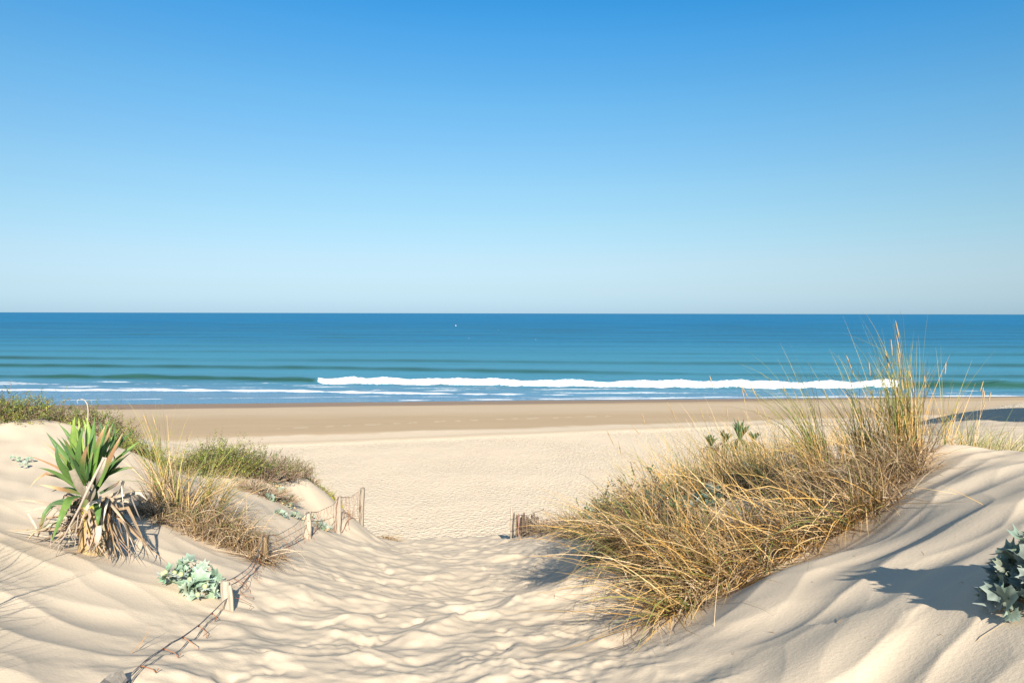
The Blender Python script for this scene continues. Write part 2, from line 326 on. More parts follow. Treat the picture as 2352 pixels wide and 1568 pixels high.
# ------------------------------------------------------------------ the sand
u_ = GY - .1 * GX; v_ = GY - .3 * GX; wob = fbm(GX / 9, GY / 5, 3, 71)
wet = sst(82.5, 85.0, v_ + 1.2 * wob + .8 * fbm(GX / 2.5, GY / 2.5, 2, 72)) * .93 + .34 * sst(77.2, 78.0, v_ + .5 * wob) * (1 - sst(79.0, 80.2, v_ + .8 * wob)) + .14 * sst(78.5, 80, v_ + .6 * wob) * (1 - sst(82.5, 84, v_))
wet = wet * (1 - .35 * sst(98, 112, u_ + 2 * wob) * (1 - sst(122, 126, u_)))
tr_ = np.array([hit0(*q) for q in ((640, 984), (760, 979), (966, 970), (1186, 961), (1420, 955))])                # a line of footprints drying pale on the damp slope
yl = np.interp(GX, tr_[:, 0], tr_[:, 1]); wet = wet * (1 - .42 * (np.abs(GY - yl - .3 * np.sin(GX * 2.1)) < .55) * ((GX / 2.3 + .2 * np.sin(GX)) % 1 < .42) * (GX > tr_[0, 0]) * (GX < tr_[-1, 0]))
sod = sst(125.5, 128.0, u_ - .07 * GX + 1.5 * wob)
tro = sst(26, 36, np.hypot(GX, GY)) * (1 - sst(76, 79, v_ + .7 * wob)) * np.clip(.75 + .8 * fbm(GX / 7, GY / 9, 2, 73), .25, 1.2)
ctr = np.array([[0, 0, GZ[0].mean()]])
V = np.vstack([np.stack([GX, GY, GZ], -1).reshape(-1, 3), ctr])
fan = np.stack([np.full(NA, NR * NA), (np.arange(NA) + 1) % NA, np.arange(NA)], -1)
gf = grid_faces(NR, NA, True)[:, ::-1]
sand = raw_mesh('sand_ground', V, [gf, fan[:, ::-1]], sand_mat(), [('wet', np.r_[wet.ravel(), 0]), ('sodden', np.r_[sod.ravel(), 0]), ('trodden', np.r_[tro.ravel(), 0])])
tag(sand, 'pale sand of the dunes and the broad beach down to the waterline', None, None, 'structure')
# ------------------------------------------------------------------ the sea: swell, one breaker, bores and foam
def sea_mat():
    m, n, l, b = mat('sea_water', .9, 0.0)
    g = nd(n, 'NewGeometry'); pos = g.outputs['Position']; fo = nd(n, 'Attribute', attribute_name='foam'); sh = nd(n, 'Attribute', attribute_name='shallow'); gn = nd(n, 'Attribute', attribute_name='face')
    def noise(sc, scale, det, rot=0):
        mp = nd(n, 'Mapping'); mp.inputs['Scale'].default_value = sc; mp.inputs['Rotation'].default_value = (0, 0, R(rot)); l.new(pos, mp.inputs[0])
        z = nd(n, 'TexNoise', Scale=scale, Detail=det, Roughness=.6); l.new(mp.outputs[0], z.inputs['Vector']); return z.outputs['Fac']
    n1 = noise((.35, 1, 1), .55, 4.0); n2 = noise((.25, 1, 1), .06, 4.0, 4); n3 = mth(n, l, 'MULTIPLY_ADD', mth(n, l, 'ADD', noise((.12, .9, 1), .05, 6.0), mth(n, l, 'MULTIPLY', n1, .8)), 3.6, -2.75, clamp=True)
    c = mixc(n, l, n3, SEA_A, SEA_B)
    nr = nd(n, 'Attribute', attribute_name='inshore'); c = mixc(n, l, nr.outputs['Fac'], c, (.055, .235, .335)); c = mixc(n, l, sh.outputs['Fac'], c, SEA_S); c = mixc(n, l, gn.outputs['Fac'], c, SEA_G)
    f1 = noise((.7, 1.6, 1), 1.1, 5.0); f2 = noise((.5, 1.2, 1), .25, 4.0)
    lace = mth(n, l, 'ADD', mth(n, l, 'MULTIPLY', f1, .65), mth(n, l, 'MULTIPLY', f2, .5))
    ff = mth(n, l, 'MULTIPLY', mth(n, l, 'SUBTRACT', mth(n, l, 'ADD', lace, fo.outputs['Fac']), 1.0), 5.0, clamp=True)
    c = mixc(n, l, ff, c, (.74, .76, .78)); l.new(c, b.inputs['Base Color'])
    hh = mth(n, l, 'ADD', mth(n, l, 'MULTIPLY', n1, SEA_B1), mth(n, l, 'MULTIPLY', n2, SEA_B2))
    bp = nd(n, 'Bump', Strength=1.0, Distance=1.0); l.new(hh, bp.inputs['Height']); l.new(bp.outputs[0], b.inputs['Normal'])
    shn = nd(n, 'Attribute', attribute_name='sheen'); fr = nd(n, 'Fresnel', IOR=1.33); l.new(bp.outputs[0], fr.inputs['Normal']); gl = nd(n, 'BsdfGlossy', Roughness=SEA_ROUGH); l.new(bp.outputs[0], gl.inputs['Normal'])
    fac = mth(n, l, 'MULTIPLY', mth(n, l, 'MULTIPLY', fr.outputs[0], mth(n, l, 'MULTIPLY_ADD', shn.outputs['Fac'], .5, SEA_SPEC)), mth(n, l, 'SUBTRACT', 1.0, ff))
    mx = nd(n, 'MixShader'); l.new(fac, mx.inputs[0]); l.new(b.outputs[0], mx.inputs[1]); l.new(gl.outputs[0], mx.inputs[2]); l.new(mx.outputs[0], n['Material Output'].inputs[0])
    return m
SEA_A, SEA_B, SEA_S, SEA_G = (.001, .110, .265), (.008, .178, .345), (.11, .225, .34), (.022, .075, .062)
SEA_ROUGH, SEA_B1, SEA_B2, SEA_SPEC = .22, .30, 1.6, .20
spx = np.r_[np.arange(-4200, -420, 40.0), np.arange(-420, 2800, 2.0), np.arange(2800, 6600, 40.0)]; taz = (spx - CX) / F
dy_ = np.r_[np.arange(236, 60, -.42), np.arange(60, 10, -.6), np.geomspace(10, .42, 40)]
def line(pts): a = np.array(pts, float); return np.interp(spx, a[:, 0], a[:, 1])
def dist(py, z=0): return (CAM_Z - z) * F / (py - (716 + 5 * spx / 2352))      # metres ahead of a waterline point in each column
SY = CAM_Z * F / dy_[:, None] + 0 * spx[None]; SX = SY * taz[None]
crest = [  # front foot of each wave (picture columns), height, breadth front/back
    (line([(-420,868),(0,869),(311,872),(513,874),(732,880),(746,882),(1113,886.5),(1479,890.6),(1550,892),(2062,893),(2352,896),(2800,899)]),
     line([(-420,.5),(0,.55),(200,.85),(330,1.0),(520,.75),(700,.8),(735,.75),(790,1.0),(1200,1.05),(2000,1.05),(2120,1.5),(2352,1.45),(2800,1.2)]), 2.6, 9.0),
    (line([(-420,842),(0,843),(746,849),(1193,858),(2000,868),(2352,870),(2800,872)]), line([(-420,.5),(0,.62),(300,.55),(900,.5),(1250,.55),(1600,.25),(2352,.45),(2800,.4)]), 5, 16),
    (line([(-420,824),(0,825),(400,828),(800,831),(1600,838),(2352,843),(2800,845)]), line([(-420,.5),(0,.6),(250,.35),(480,.15),(800,.4),(1000,.4),(1400,.3),(1700,.42),(2000,.2),(2352,.5),(2800,.5)]), 7, 20),
    (line([(-420,807),(0,809),(1100,812),(2352,818),(2800,820)]), line([(-420,.3),(0,.35),(700,.4),(1200,.2),(2000,.35),(2352,.6),(2800,.6)]), 9, 26),
    (line([(-420,793),(0,795),(1000,797),(2352,800),(2800,802)]), line([(-420,.3),(600,.35),(1100,.15),(1900,.3),(2352,.55),(2800,.5)]), 11, 34)]
for j_, q_ in enumerate((785, 777, 770, 763, 757, 752, 747, 742)): crest.append((line([(-420, q_ - 1), (1000, q_ + 1), (2352, q_ + 4), (2800, q_ + 5)]) + .9 * perlin(spx / 160, spx * 0, 110 + j_), .34 + .4 * np.clip(perlin(spx / 230, spx * 0, 120 + j_), -.5, .6), 13 + 5 * j_, 30 + 10 * j_))
SZ = .02 * fbm(SX / 3, SY / 2, 2, 81); face = 0 * SZ; foam = np.full(SZ.shape, -.35)
SZ = SZ + .10 * fbm(SX / 60, SY / 13, 3, 83) * sst(150, 190, SY) * (1 - sst(900, 2000, SY))
for k, (py, A, wf, wb) in enumerate(crest):
    A = A * (1 + (.6 if k == 0 else .35) * perlin(spx / 90, spx * 0 + k, 85))
    Yc = dist(py) + wf * 1.6 + 1.2 * perlin(spx / 70, spx * 0 + .5, 86 + k)
    t = SY - Yc[None]
    prof = np.where(t < 0, np.exp(-(t / wf) ** 2), np.exp(-(t / wb) ** 2)); SZ = SZ + A[None] * prof
    face = np.maximum(face, np.exp(-((t + .75 * wf) / (.8 * wf)) ** 2) * np.clip(A * 1.35, 0, 1)[None] * (1.0 if k == 0 else 1.1 if k < 3 else .6))  # wave fronts coloured darker green, standing in for weaker sky reflection
    if k == 0:
        brk = line([(-420,0),(715,0),(728,.45),(742,.9),(775,1),(880,1),(892,.6),(903,.7),(912,1),(1190,1),(1200,.7),(1212,1),(1950,1),(2005,.8),(2045,.95),(2072,.35),(2092,0),(2800,0)])
        rag = perlin(SX / 1.1, SY / 1.3, 91) + .6 * perlin(SX / .45, SY / .5, 92) + 1.1 * perlin(SX / 5, SY / 4, 101)
        wid = np.clip(.95 + .9 * perlin(spx / 34, spx * 0, 93) + .5 * perlin(spx / 9, spx * 0, 193), .35, 1.8)
        inb = sst(-4.6, -3.0, t + 1.5 * perlin(spx / 45, spx * 0, 194)[None] + .8 * rag) * (1 - sst(.4, 2.2, t / wid[None] + .5 * rag))
        foam = np.maximum(foam, -.35 + 1.75 * inb * brk[None]); SZ = SZ + brk[None] * inb * (.24 * rag + .45 * np.abs(perlin(SX / 2.6, SY / 2.2, 94)) + .75 * np.clip(perlin(SX / 8, SY / 9, 100), -.3, 1))
        face = face * (1 - inb * brk[None])
        lip = line([(-420,0),(2090,0),(2120,.9),(2230,.5),(2300,.9),(2500,.3),(2800,0)]) * (.6 + .9 * np.clip(perlin(spx / 14, spx * 0, 95), -.5, 1))
        foam = np.maximum(foam, -.35 + 1.1 * lip[None] * np.exp(-((t + .3) / .7) ** 2))
        YB = Yc
yb = dist(line([(-420,898),(0,897.5),(366,897.5),(732,900.5),(746,902),(1039,906.5),(1333,908),(1600,908.5),(2352,905),(2800,903)]))     # inner bore
b2 = line([(-420,1),(900,.95),(1300,.6),(1600,.4),(2352,.55),(2800,.5)]); t = SY - yb[None] + .8 * perlin(SX / 6, SY / 3, 96)
SZ = SZ + .22 * b2[None] * np.where(t < 0, np.exp(-(t / .8) ** 2), np.exp(-(t / 3) ** 2))
b2 = b2 * (1 + .5 * perlin(spx / 60, spx * 0, 102)); foam = np.maximum(foam, -.35 + 1.3 * b2[None] * np.where(t < 0, np.exp(-(t / 1.1) ** 2), np.exp(-(t / (5.0 * b2[None] + .6)) ** 2)))
yw = dist(line([(-420,932),(0,930),(366,928),(732,923.5),(1039,920),(1479,917),(1550,915.5),(2062,912.5),(2352,910.5),(2800,908)]))        # waterline
ye = dist(line([(-420,921),(0,920),(366,916),(732,911.8),(861,909.7),(1100,911),(1300,913),(1550,911),(2352,907),(2800,905)]))             # swash edge
t = SY - ye[None] + .5 * perlin(SX / 5, SY / 3, 97); foam = np.maximum(foam, -.35 + .95 * (1 + .5 * perlin(SX / 7, SY / 4, 103)) * np.exp(-(t / .6) ** 2))
e = line([(-420,0),(700,0),(820,.75),(1200,1),(2800,1)]); t = SY - yw[None]; foam = np.maximum(foam, -.35 + (.95 + .5 * perlin(SX / 8, SY / 3, 104)) * e[None] * np.exp(-((t - 1.6) / 1.7) ** 2))
mid = sst(0, 3, SY - yb[None]) * (1 - sst(-7, -3, SY - YB[None])); foam = np.maximum(foam, -.35 + mid * (.66 + .55 * fbm(SX / 16, SY / 4, 3, 98)) )
foam = np.maximum(foam, -.35 + .55 * sst(-9, -4.5, SY - YB[None] + 2 * perlin(SX / 9, SY / 5, 105)) * (1 - sst(-4, -2, SY - YB[None])) * brk[None] + .35 * sst(-5, -3, SY - YB[None]) * (1 - sst(2, 10, SY - YB[None])) * brk[None]); foam = np.maximum(foam, -.35 + sst(-1, 2, SY - ye[None]) * (1 - sst(-3, 1, SY - yb[None])) * (.50 + .5 * fbm(SX / 12, SY / 3, 2, 99)))
shal = (1 - sst(-30, 10, SY - YB[None])) * .8 + .12 * (1 - sst(0, 90, SY - YB[None]))
# the sheet of water lies on the sand at its edge
SZ = np.where(SY < yw[None] + 6, np.maximum(SZ * sst(0, 6, SY - yw[None]), beach(SX, SY) * 1.0 + .03), np.maximum(SZ, beach(SX, SY) + .03))
SZ = np.where(SY < yw[None], beach(SX, SY) - .25 * np.clip((yw[None] - SY) / 1.5, 0, 1) - .0, SZ)
sea = raw_mesh('sea', np.stack([SX, SY, SZ], -1).reshape(-1, 3), [grid_faces(*SZ.shape)], sea_mat(),
               [('foam', foam), ('shallow', shal), ('inshore', .8 * (1 - sst(0, 330, SY - YB[None])) + .2 * (1 - sst(200, 900, SY - YB[None]))), ('sheen', (1 - sst(-2, 3, SY - yb[None]))), ('face', face)])
tag(sea, 'blue sea with swell, a long white breaker and foam at the shore', None, None, 'structure')
# ------------------------------------------------------------------ builders for the plants
def J(c, v=.12, n=None):                  # a colour with natural scatter
    c = np.array(c, float); k = 1 + v * rng.standard_normal((n, 1) if n else 1); return np.clip(c * k * (1 + .35 * v * rng.standard_normal((n, 3) if n else 3)), .005, .95)
STRAW = [(.68,.445,.18), (.60,.38,.135), (.72,.52,.26), (.45,.285,.12), (.56,.40,.23), (.64,.37,.10)]
GREYS = [(.42,.31,.20), (.33,.235,.145), (.50,.40,.27), (.24,.165,.10), (.42,.285,.155)]
INNER = [(.15,.10,.055), (.10,.068,.04), (.25,.17,.095), (.13,.08,.04)]  # dark tones for inner growth; the shade of the gaps is put into the colour
GREEN = [(.17,.225,.05), (.11,.18,.055), (.25,.26,.06), (.09,.15,.05), (.34,.30,.07)]
def pick(pal, n): return np.array(pal)[rng.integers(0, len(pal), n)] * (1 + .16 * rng.standard_normal((n, 1)))
def ribbons(mb, base, az, th0, bend, L, W, col, tipc=None, seg=7, kink=.25, lift=.012, twist=None, p=1.4, wander=.25):
    """grass blades: thin tapered strips that lean by th0 and bow by bend; they settle on the sand"""
    W = W * 1.45; n = len(base); s = np.linspace(0, 1, seg + 1)
    th = th0[:, None] + bend[:, None] * s[None] ** p
    k = rng.random(n) < kink; ks = rng.uniform(.3, .8, n); th = th + (k * rng.uniform(.3, 1.1, n))[:, None] * (s[None] > ks[:, None])
    a = az[:, None] + wander * rng.standard_normal((n, 1)) * s[None]
    d = np.stack([np.sin(th) * np.cos(a), np.sin(th) * np.sin(a), np.cos(th)], -1)
    pos = base[:, None] + np.concatenate([np.zeros((n, 1, 3)), np.cumsum(.5 * (d[:, 1:] + d[:, :-1]), 1) * (L[:, None, None] / seg)], 1)
    g = ground(pos[..., 0].ravel(), pos[..., 1].ravel()).reshape(n, -1) + lift * (1 + rng.random((n, 1)))
    pos[:, 1:, 2] = np.maximum(pos[:, 1:, 2], g[:, 1:])
    side = np.stack([-np.sin(a), np.cos(a), 0 * a], -1); tw = rng.uniform(-1.2, 1.2, n) if twist is None else twist
    side = side * np.cos(tw)[:, None, None] + np.cross(d, side) * np.sin(tw)[:, None, None]
    w = (W[:, None] * np.clip(1.04 - s[None] ** 1.6, .06, 1))[..., None] * .5
    V = np.stack([pos - side * w, pos + side * w], 2)                   # n, seg+1, 2, 3
    ii = (np.arange(n)[:, None] * (seg + 1) + np.arange(seg)[None]) * 2
    f = np.stack([ii, ii + 1, ii + 3, ii + 2], -1).reshape(-1, 4)
    tipc = col if tipc is None else tipc
    C = col[:, None] * (1 - s[None, :, None]) + tipc[:, None] * s[None, :, None]
    mb.add(V.reshape(-1, 3), f, np.clip(np.repeat(C.reshape(-1, 3), 2, 0), .01, .9))
    return pos
def seed_head(mb, pts, r, col):
    """a cylindrical marram panicle: rough spindle of bracts round the last stretch of a stem"""
    n = 9; q = np.array([pts[0] + (pts[-1] - pts[0]) * t for t in np.linspace(0, 1, n)])
    rad = r * np.sin(np.linspace(.35, 3.05, n)) ** .7 * (1 + .25 * rng.standard_normal(n)); mb.tube(q, np.abs(rad) + .0006, J(col, .1, n), 5)
def tussock(name, loc, label, group=None, nd_=120, ng=25, L=(.5, .9), gl=None, rad=.12, az=180., azs=60., lean=.35, leans=.25, bend=.9, dry=STRAW, green=GREEN, heads=0, hl=1.15, w=.0038, under=60, low=0., up=None, kink=.25, inner=.55):
    """one clump of marram: dead culms, green blades, seed heads on tall stems"""
    loc = np.array(loc, float); t = thing(name, loc, label, 'marram grass', group)
    def foot(n, r=rad):
        q = np.sqrt(rng.random(n)) * r; f = rng.random(n) * 6.283; x = loc[0] + q * np.cos(f); y = loc[1] + q * np.sin(f)
        return np.stack([x, y, ground(x, y) - .02], -1)
    def A(n, s=azs): return R(az) + R(s) * rng.standard_normal(n)
    def U(a, b, n): return rng.uniform(a, b, n)
    mb = MB(); ni = int(nd_ * inner); c = pick(INNER, ni)                    # older growth low in the clump, coloured darker to imitate shade between blades
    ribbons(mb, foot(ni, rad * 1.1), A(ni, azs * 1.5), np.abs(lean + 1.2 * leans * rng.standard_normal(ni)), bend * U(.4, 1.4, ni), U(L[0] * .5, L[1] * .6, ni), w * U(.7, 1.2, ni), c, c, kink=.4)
    c = pick(dry, nd_)
    ribbons(mb, foot(nd_), A(nd_), np.abs(lean + leans * rng.standard_normal(nd_)), bend * U(.3, 1.3, nd_), U(*L, nd_), w * U(.7, 1.3, nd_), c * .85, c * 1.05, kink=kink)
    if under:                                                           # short broken litter round the foot
        c = pick(GREYS, under)
        ribbons(mb, foot(under, rad * 1.7), U(0, 6.28, under), U(.3, 1.5, under), U(.1, 1.2, under), U(.12, .4, under) * (L[1] / .9), w * U(.8, 1.6, under), c, c, seg=4)
    mb.build('dry_blades', M_GRASS, t)
    if ng:
        mb = MB(); c = pick(green, ng); gl = gl or L
        ribbons(mb, foot(ng, rad * .8), A(ng, azs * .8), np.abs((lean if up is None else up) + .7 * leans * rng.standard_normal(ng)), bend * U(.3, 1.2, ng), U(*gl, ng), w * U(.8, 1.3, ng), c * .85, c * .9 + pick(STRAW, ng) * .2, kink=.12)
        mb.build('green_blades', M_GRASS, t)
    if heads:
        ms = MB(); n = heads; c = pick(STRAW, n)
        p = ribbons(ms, foot(n, rad * .6), A(n, azs * .7), np.abs((lean if up is None else up) * .8 + .5 * leans * rng.standard_normal(n)), bend * U(.1, .5, n), U(hl * .8, hl * 1.05, n), .0034 * np.ones(n), c, c, kink=0, seg=8)
        for q in p:
            mb = MB(); seed_head(mb, q[[-2, -1]] if rng.random() < .5 else np.array([q[-2] * .6 + q[-3] * .4, q[-1]]), .0048, (.44, .31, .16)); mb.build('seed_head', M_GRASS, t)
        ms.build('flower_stems', M_GRASS, t)
    return t
def spiny_leaf(mb, base, tip, nrm, width, col, rim, lobes=5, wave=.16):
    """sea-holly leaf: fan-shaped, deeply toothed, undulating, paler at the spiny rim"""
    base = np.array(base); tip = np.array(tip); ax = tip - base; L = np.linalg.norm(ax); ax = ax / L
    nrm = np.array(nrm, float); nrm = nrm - ax * (nrm @ ax); nrm /= np.linalg.norm(nrm) + 1e-9; sd = np.cross(ax, nrm)
    n = lobes * 4 * 2; k = np.arange(n + 1); u = k / n                    # outline from one side of the petiole round to the other
    th = (u - .5) * 2 * 2.45; r = .62 + .38 * np.cos(th) ** 2 * (np.abs(th) < 1.6); tooth = np.array([-.12, -.04, .27, -.02])[k % 4] * rng.uniform(.6, 1.25, n + 1)
    r = r * (1 + tooth); x = .45 + .55 * r * np.cos(th); y = r * np.sin(th) * width
    z = wave * np.sin(th * 2.3 + rng.uniform(0, 6)) * r * 1.0 + .10 * np.abs(y) - .18 * np.maximum(x - .5, 0) ** 1.5 + .05 * (tooth > .1)
    outl = base + L * (x[:, None] * ax + y[:, None] * sd + z[:, None] * nrm)
    inn = base + L * ((.42 + .6 * (x - .42))[:, None] * ax + .6 * y[:, None] * sd + (.45 * z)[:, None] * nrm)
    mid = base + L * .45 * ax
    V = np.vstack([outl, inn, mid]); c = np.vstack([np.tile(rim, (n + 1, 1)), np.tile(col, (n + 1, 1)) * (1 + .07 * rng.standard_normal((n + 1, 1))), np.array(col)[None] * 1.12])
    a = np.arange(n); mb.add(V, np.stack([a, a + 1, n + 2 + a, n + 1 + a], -1), c)
    nf = mb.n - len(V); mb.f[3].append(np.stack([n + 1 + a, n + 2 + a, np.full(n, 2 * n + 2)], -1) + nf)
def sea_holly(loc, label, size=.3, nleaf=14, col=(.36,.46,.40), flowers=0, lf=.11, group=None, flat=.5, dead=0, az=None, hgt=1.0):
    loc = np.array(loc, float); t = thing('sea_holly', loc, label, 'sea holly', group); ml = MB(); ms = MB(); md = MB()
    tips = []
    for i in range(nleaf):                                              # leaves face outwards over a low dome
        d = rng.standard_normal(3); d[2] = abs(d[2]) * .9; d /= np.linalg.norm(d)
        if az is not None: d[:2] = np.linalg.norm(d[:2]) * np.array([math.cos(R(az) + .8 * rng.standard_normal()), math.sin(R(az) + .8 * rng.standard_normal())])
        q = size * .5 * rng.uniform(.45, 1.0) * d * np.array([1, 1, hgt]); p = loc + q; p[2] = float(ground(p[0], p[1])[0]) + max(.03, q[2])
        root = loc + np.array([.2 * q[0], .2 * q[1], -.02]); mdl = (root + p) / 2 + np.array([0, 0, .05 * size])
        ms.tube([root, mdl, p], [size * .011, size * .009, size * .007], J((.24, .28, .20), .1), 4)
        tn = rng.standard_normal(3); tn -= d * (tn @ d); tn /= np.linalg.norm(tn); g = d * rng.uniform(.05, .6) + tn * .8 + np.array([0, 0, .15 - .3 * flat * rng.random()]); g /= np.linalg.norm(g)
        ln = lf * rng.uniform(.65, 1.3); tip = p + ln * g; tip[2] = max(tip[2], float(ground(tip[0], tip[1])[0]) + .012)
        c = J(col, .14); nr = d + np.array([0, -.35, .35]) + .35 * rng.standard_normal(3)
        spiny_leaf(ml, p - g * ln * .2, tip, nr, rng.uniform(.52, .8), c, np.clip(c * 1.4 + .03, 0, .8), rng.integers(4, 7), .22); tips.append(p)
    for i in range(dead):
        f = rng.uniform(0, 6.28); p = loc + size * rng.uniform(.1, .5) * np.array([math.cos(f), math.sin(f), 0]); p[2] = float(ground(p[0], p[1])[0]) + .03
        spiny_leaf(md, p, p + lf * .8 * np.array([math.cos(f + 1), math.sin(f + 1), rng.uniform(-.2, .3)]), (0, -.4, 1), .9, J((.46, .32, .17), .15), J((.5, .37, .22), .1), 4, .3)
    ms.build('stems', M_STEM, t); ml.build('leaves', M_LEAF, t)
    if md.v: md.build('dead_leaves', M_DEAD, t)
    for i in range(flowers):                                            # round spiny flower heads on a collar of bracts
        f = rng.uniform(-2.6, -.2); q = size * rng.uniform(.25, .62); p = loc + np.array([q * math.cos(f) * 1.15, q * math.sin(f), 0]); p[2] = float(ground(p[0], p[1])[0]) + size * rng.uniform(.12, .35)
        mf = MB(); r = .017 * size / .36; k = np.linspace(0, math.pi, 7)
        mf.tube([p + np.array([0, 0, -r * math.cos(a)]) for a in k], np.sin(k) * r + .0005, J((.42, .47, .25), .08), 9)
        for b in range(11):
            a = b / 11 * 6.283; d = np.array([math.cos(a), math.sin(a), .15 + .2 * rng.standard_normal()]); s_ = np.array([-math.sin(a), math.cos(a), 0]) * r * .45; ln = r * rng.uniform(2.2, 3.4); o = p - np.array([0, 0, r * .7])
            mf.add([o, o + d * ln * .5 - s_, o + d * ln, o + d * ln * .5 + s_], [[0, 1, 2, 3]], J((.52, .60, .56), .07))
        mf.tube([loc + np.array([0, 0, -.01]), (loc + p) / 2 + np.array([0, 0, .03]), p], .004, (.55, .58, .50), 4)
        mf.build('flower_head', M_LEAF, t)
    return t
def shrub(name, label, blobs, n, cols, dryc=GREYS, dry=.25, leaf=.014, sprig=.12, twigs=60, cat='shrub', spike=.35, twc=(.22,.15,.10)):
    """low bush of many leafy sprigs; blobs = (centre, radii)"""
    c0 = np.array(blobs[0][0], float); c0[2] = float(ground(c0[0], c0[1])[0]); t = thing(name, c0, label, cat); ml = MB(); mt = MB()
    vol = np.array([b[1][0] * b[1][1] * b[1][2] for b in blobs]) ** .7; vol /= vol.sum()
    for b, sh in zip(blobs, vol):
        c = np.array(b[0], float); r = np.array(b[1], float); g = float(ground(c[0], c[1])[0]); m = max(4, int(n * sh))
        d = rng.standard_normal((m, 3)); d[:, 2] = np.abs(d[:, 2]); d /= np.linalg.norm(d, axis=1)[:, None]
        lump = 1 + .22 * np.sin(d[:, 0] * 7 + c[0] * 3) * np.sin(d[:, 1] * 6 + 1) + .16 * rng.standard_normal(m)
        o = np.array([c[0], c[1], g - .03]) + d * r * (rng.uniform(.55, 1.0, m) * lump)[:, None]
        gz = ground(o[:, 0], o[:, 1]); o[:, 2] = np.maximum(o[:, 2], gz + .01)
        for i in range(m):
            dr = d[i] * .7 + np.array([0, 0, .35]) + .5 * rng.standard_normal(3); dr /= np.linalg.norm(dr); ln = sprig * rng.uniform(.5, 1.3) * (1.5 if rng.random() < spike * .3 else 1)
            isd = rng.random() < dry * (1.6 if d[i, 2] < .35 else .7); k = 7
            tt = (np.arange(k) + .5) / k; pt = o[i] + dr * ln * tt[:, None]; s = np.cross(dr, rng.standard_normal(3)); s /= np.linalg.norm(s) + 1e-9
            sgn = np.where(np.arange(k) % 2, 1, -1)[:, None]; le = leaf * rng.uniform(.7, 1.3, (k, 1)) * (1.15 - .5 * tt[:, None]); ld = s * sgn * .85 + dr * .6 + .25 * rng.standard_normal((k, 3)); wd = np.cross(ld, rng.standard_normal((k, 3))); wd /= np.linalg.norm(wd, axis=1)[:, None] + 1e-9
            V = np.stack([pt, pt + ld * le * .5 - wd * le * .32, pt + ld * le, pt + ld * le * .5 + wd * le * .32], 1).reshape(-1, 3)
            cc = pick(dryc if isd else cols, 1)[0] * rng.uniform(.85, 1.15)
            ml.add(V, np.arange(4 * k).reshape(-1, 4), np.clip(cc, .01, .8))
            if i % 3 == 0: mt.tube([o[i] - dr * ln * .5, o[i] + dr * ln], [.0022, .0010], J(twc, .2), 3, False)
        for i in range(max(3, int(twigs * sh))):
            f = rng.uniform(0, 6.28); e = rng.uniform(.15, 1.3); p = np.array([c[0] + .3 * r[0] * math.cos(f), c[1] + .3 * r[1] * math.sin(f), 0]); p[2] = float(ground(p[0], p[1])[0])
            q = p + np.array([math.cos(f) * math.cos(e) * r[0], math.sin(f) * math.cos(e) * r[1], math.sin(e) * r[2]]) * rng.uniform(.7, 1.2); q[2] = max(q[2], float(ground(q[0], q[1])[0]) + .01)
            mm = (p + q) / 2 + .06 * rng.standard_normal(3) * r; mt.tube([p, mm, q], [.005, .0035, .0015], J(twc, .2), 4, False)
    ml.build('foliage', M_LEAF, t); mt.build('twigs', M_STEM, t); return t
def lance(mb, pts, W, cols, fold=.25, nrm=(0, -.5, 1), seg=10, prof=None):
    """sword leaf along a curve, folded along its midrib"""
    pts = np.asarray(pts, float); k = np.linspace(0, 1, len(pts)); s = np.linspace(0, 1, seg + 1); q = np.stack([np.interp(s, k, pts[:, i]) for i in range(3)], -1)
    if len(pts) == 3:
        B = [(1 - s) ** 2, 2 * s * (1 - s), s ** 2]; mid = 2 * pts[1] - .5 * (pts[0] + pts[2]); q = B[0][:, None] * pts[0] + B[1][:, None] * mid + B[2][:, None] * pts[2]
    t = np.gradient(q, axis=0); t /= np.linalg.norm(t, axis=1)[:, None]; sd = np.cross(t, np.array(nrm, float)); sd /= np.linalg.norm(sd, axis=1)[:, None] + 1e-9; up = np.cross(sd, t)
    w = W * (prof(s) if prof else np.clip(np.minimum(.62 + .95 * s, 1.0) * (1 - s ** 1.75), .02, 1)); w = w[:, None] * .5
    V = np.stack([q - sd * w + up * w * fold * 2, q - sd * w * .5 + up * w * fold * .9, q, q + sd * w * .5 + up * w * fold * .9, q + sd * w + up * w * fold * 2], 1)
    cols = np.asarray(cols, float); C = np.stack([np.interp(s, np.linspace(0, 1, len(cols)), cols[:, i]) for i in range(3)], -1)
    C5 = np.repeat(C, 5, 0).reshape(seg + 1, 5, 3) * np.array([.92, 1.05, .9, 1.0, .95])[None, :, None]
    mb.add(V.reshape(-1, 3), grid_faces(seg + 1, 5), C5.reshape(-1, 3))
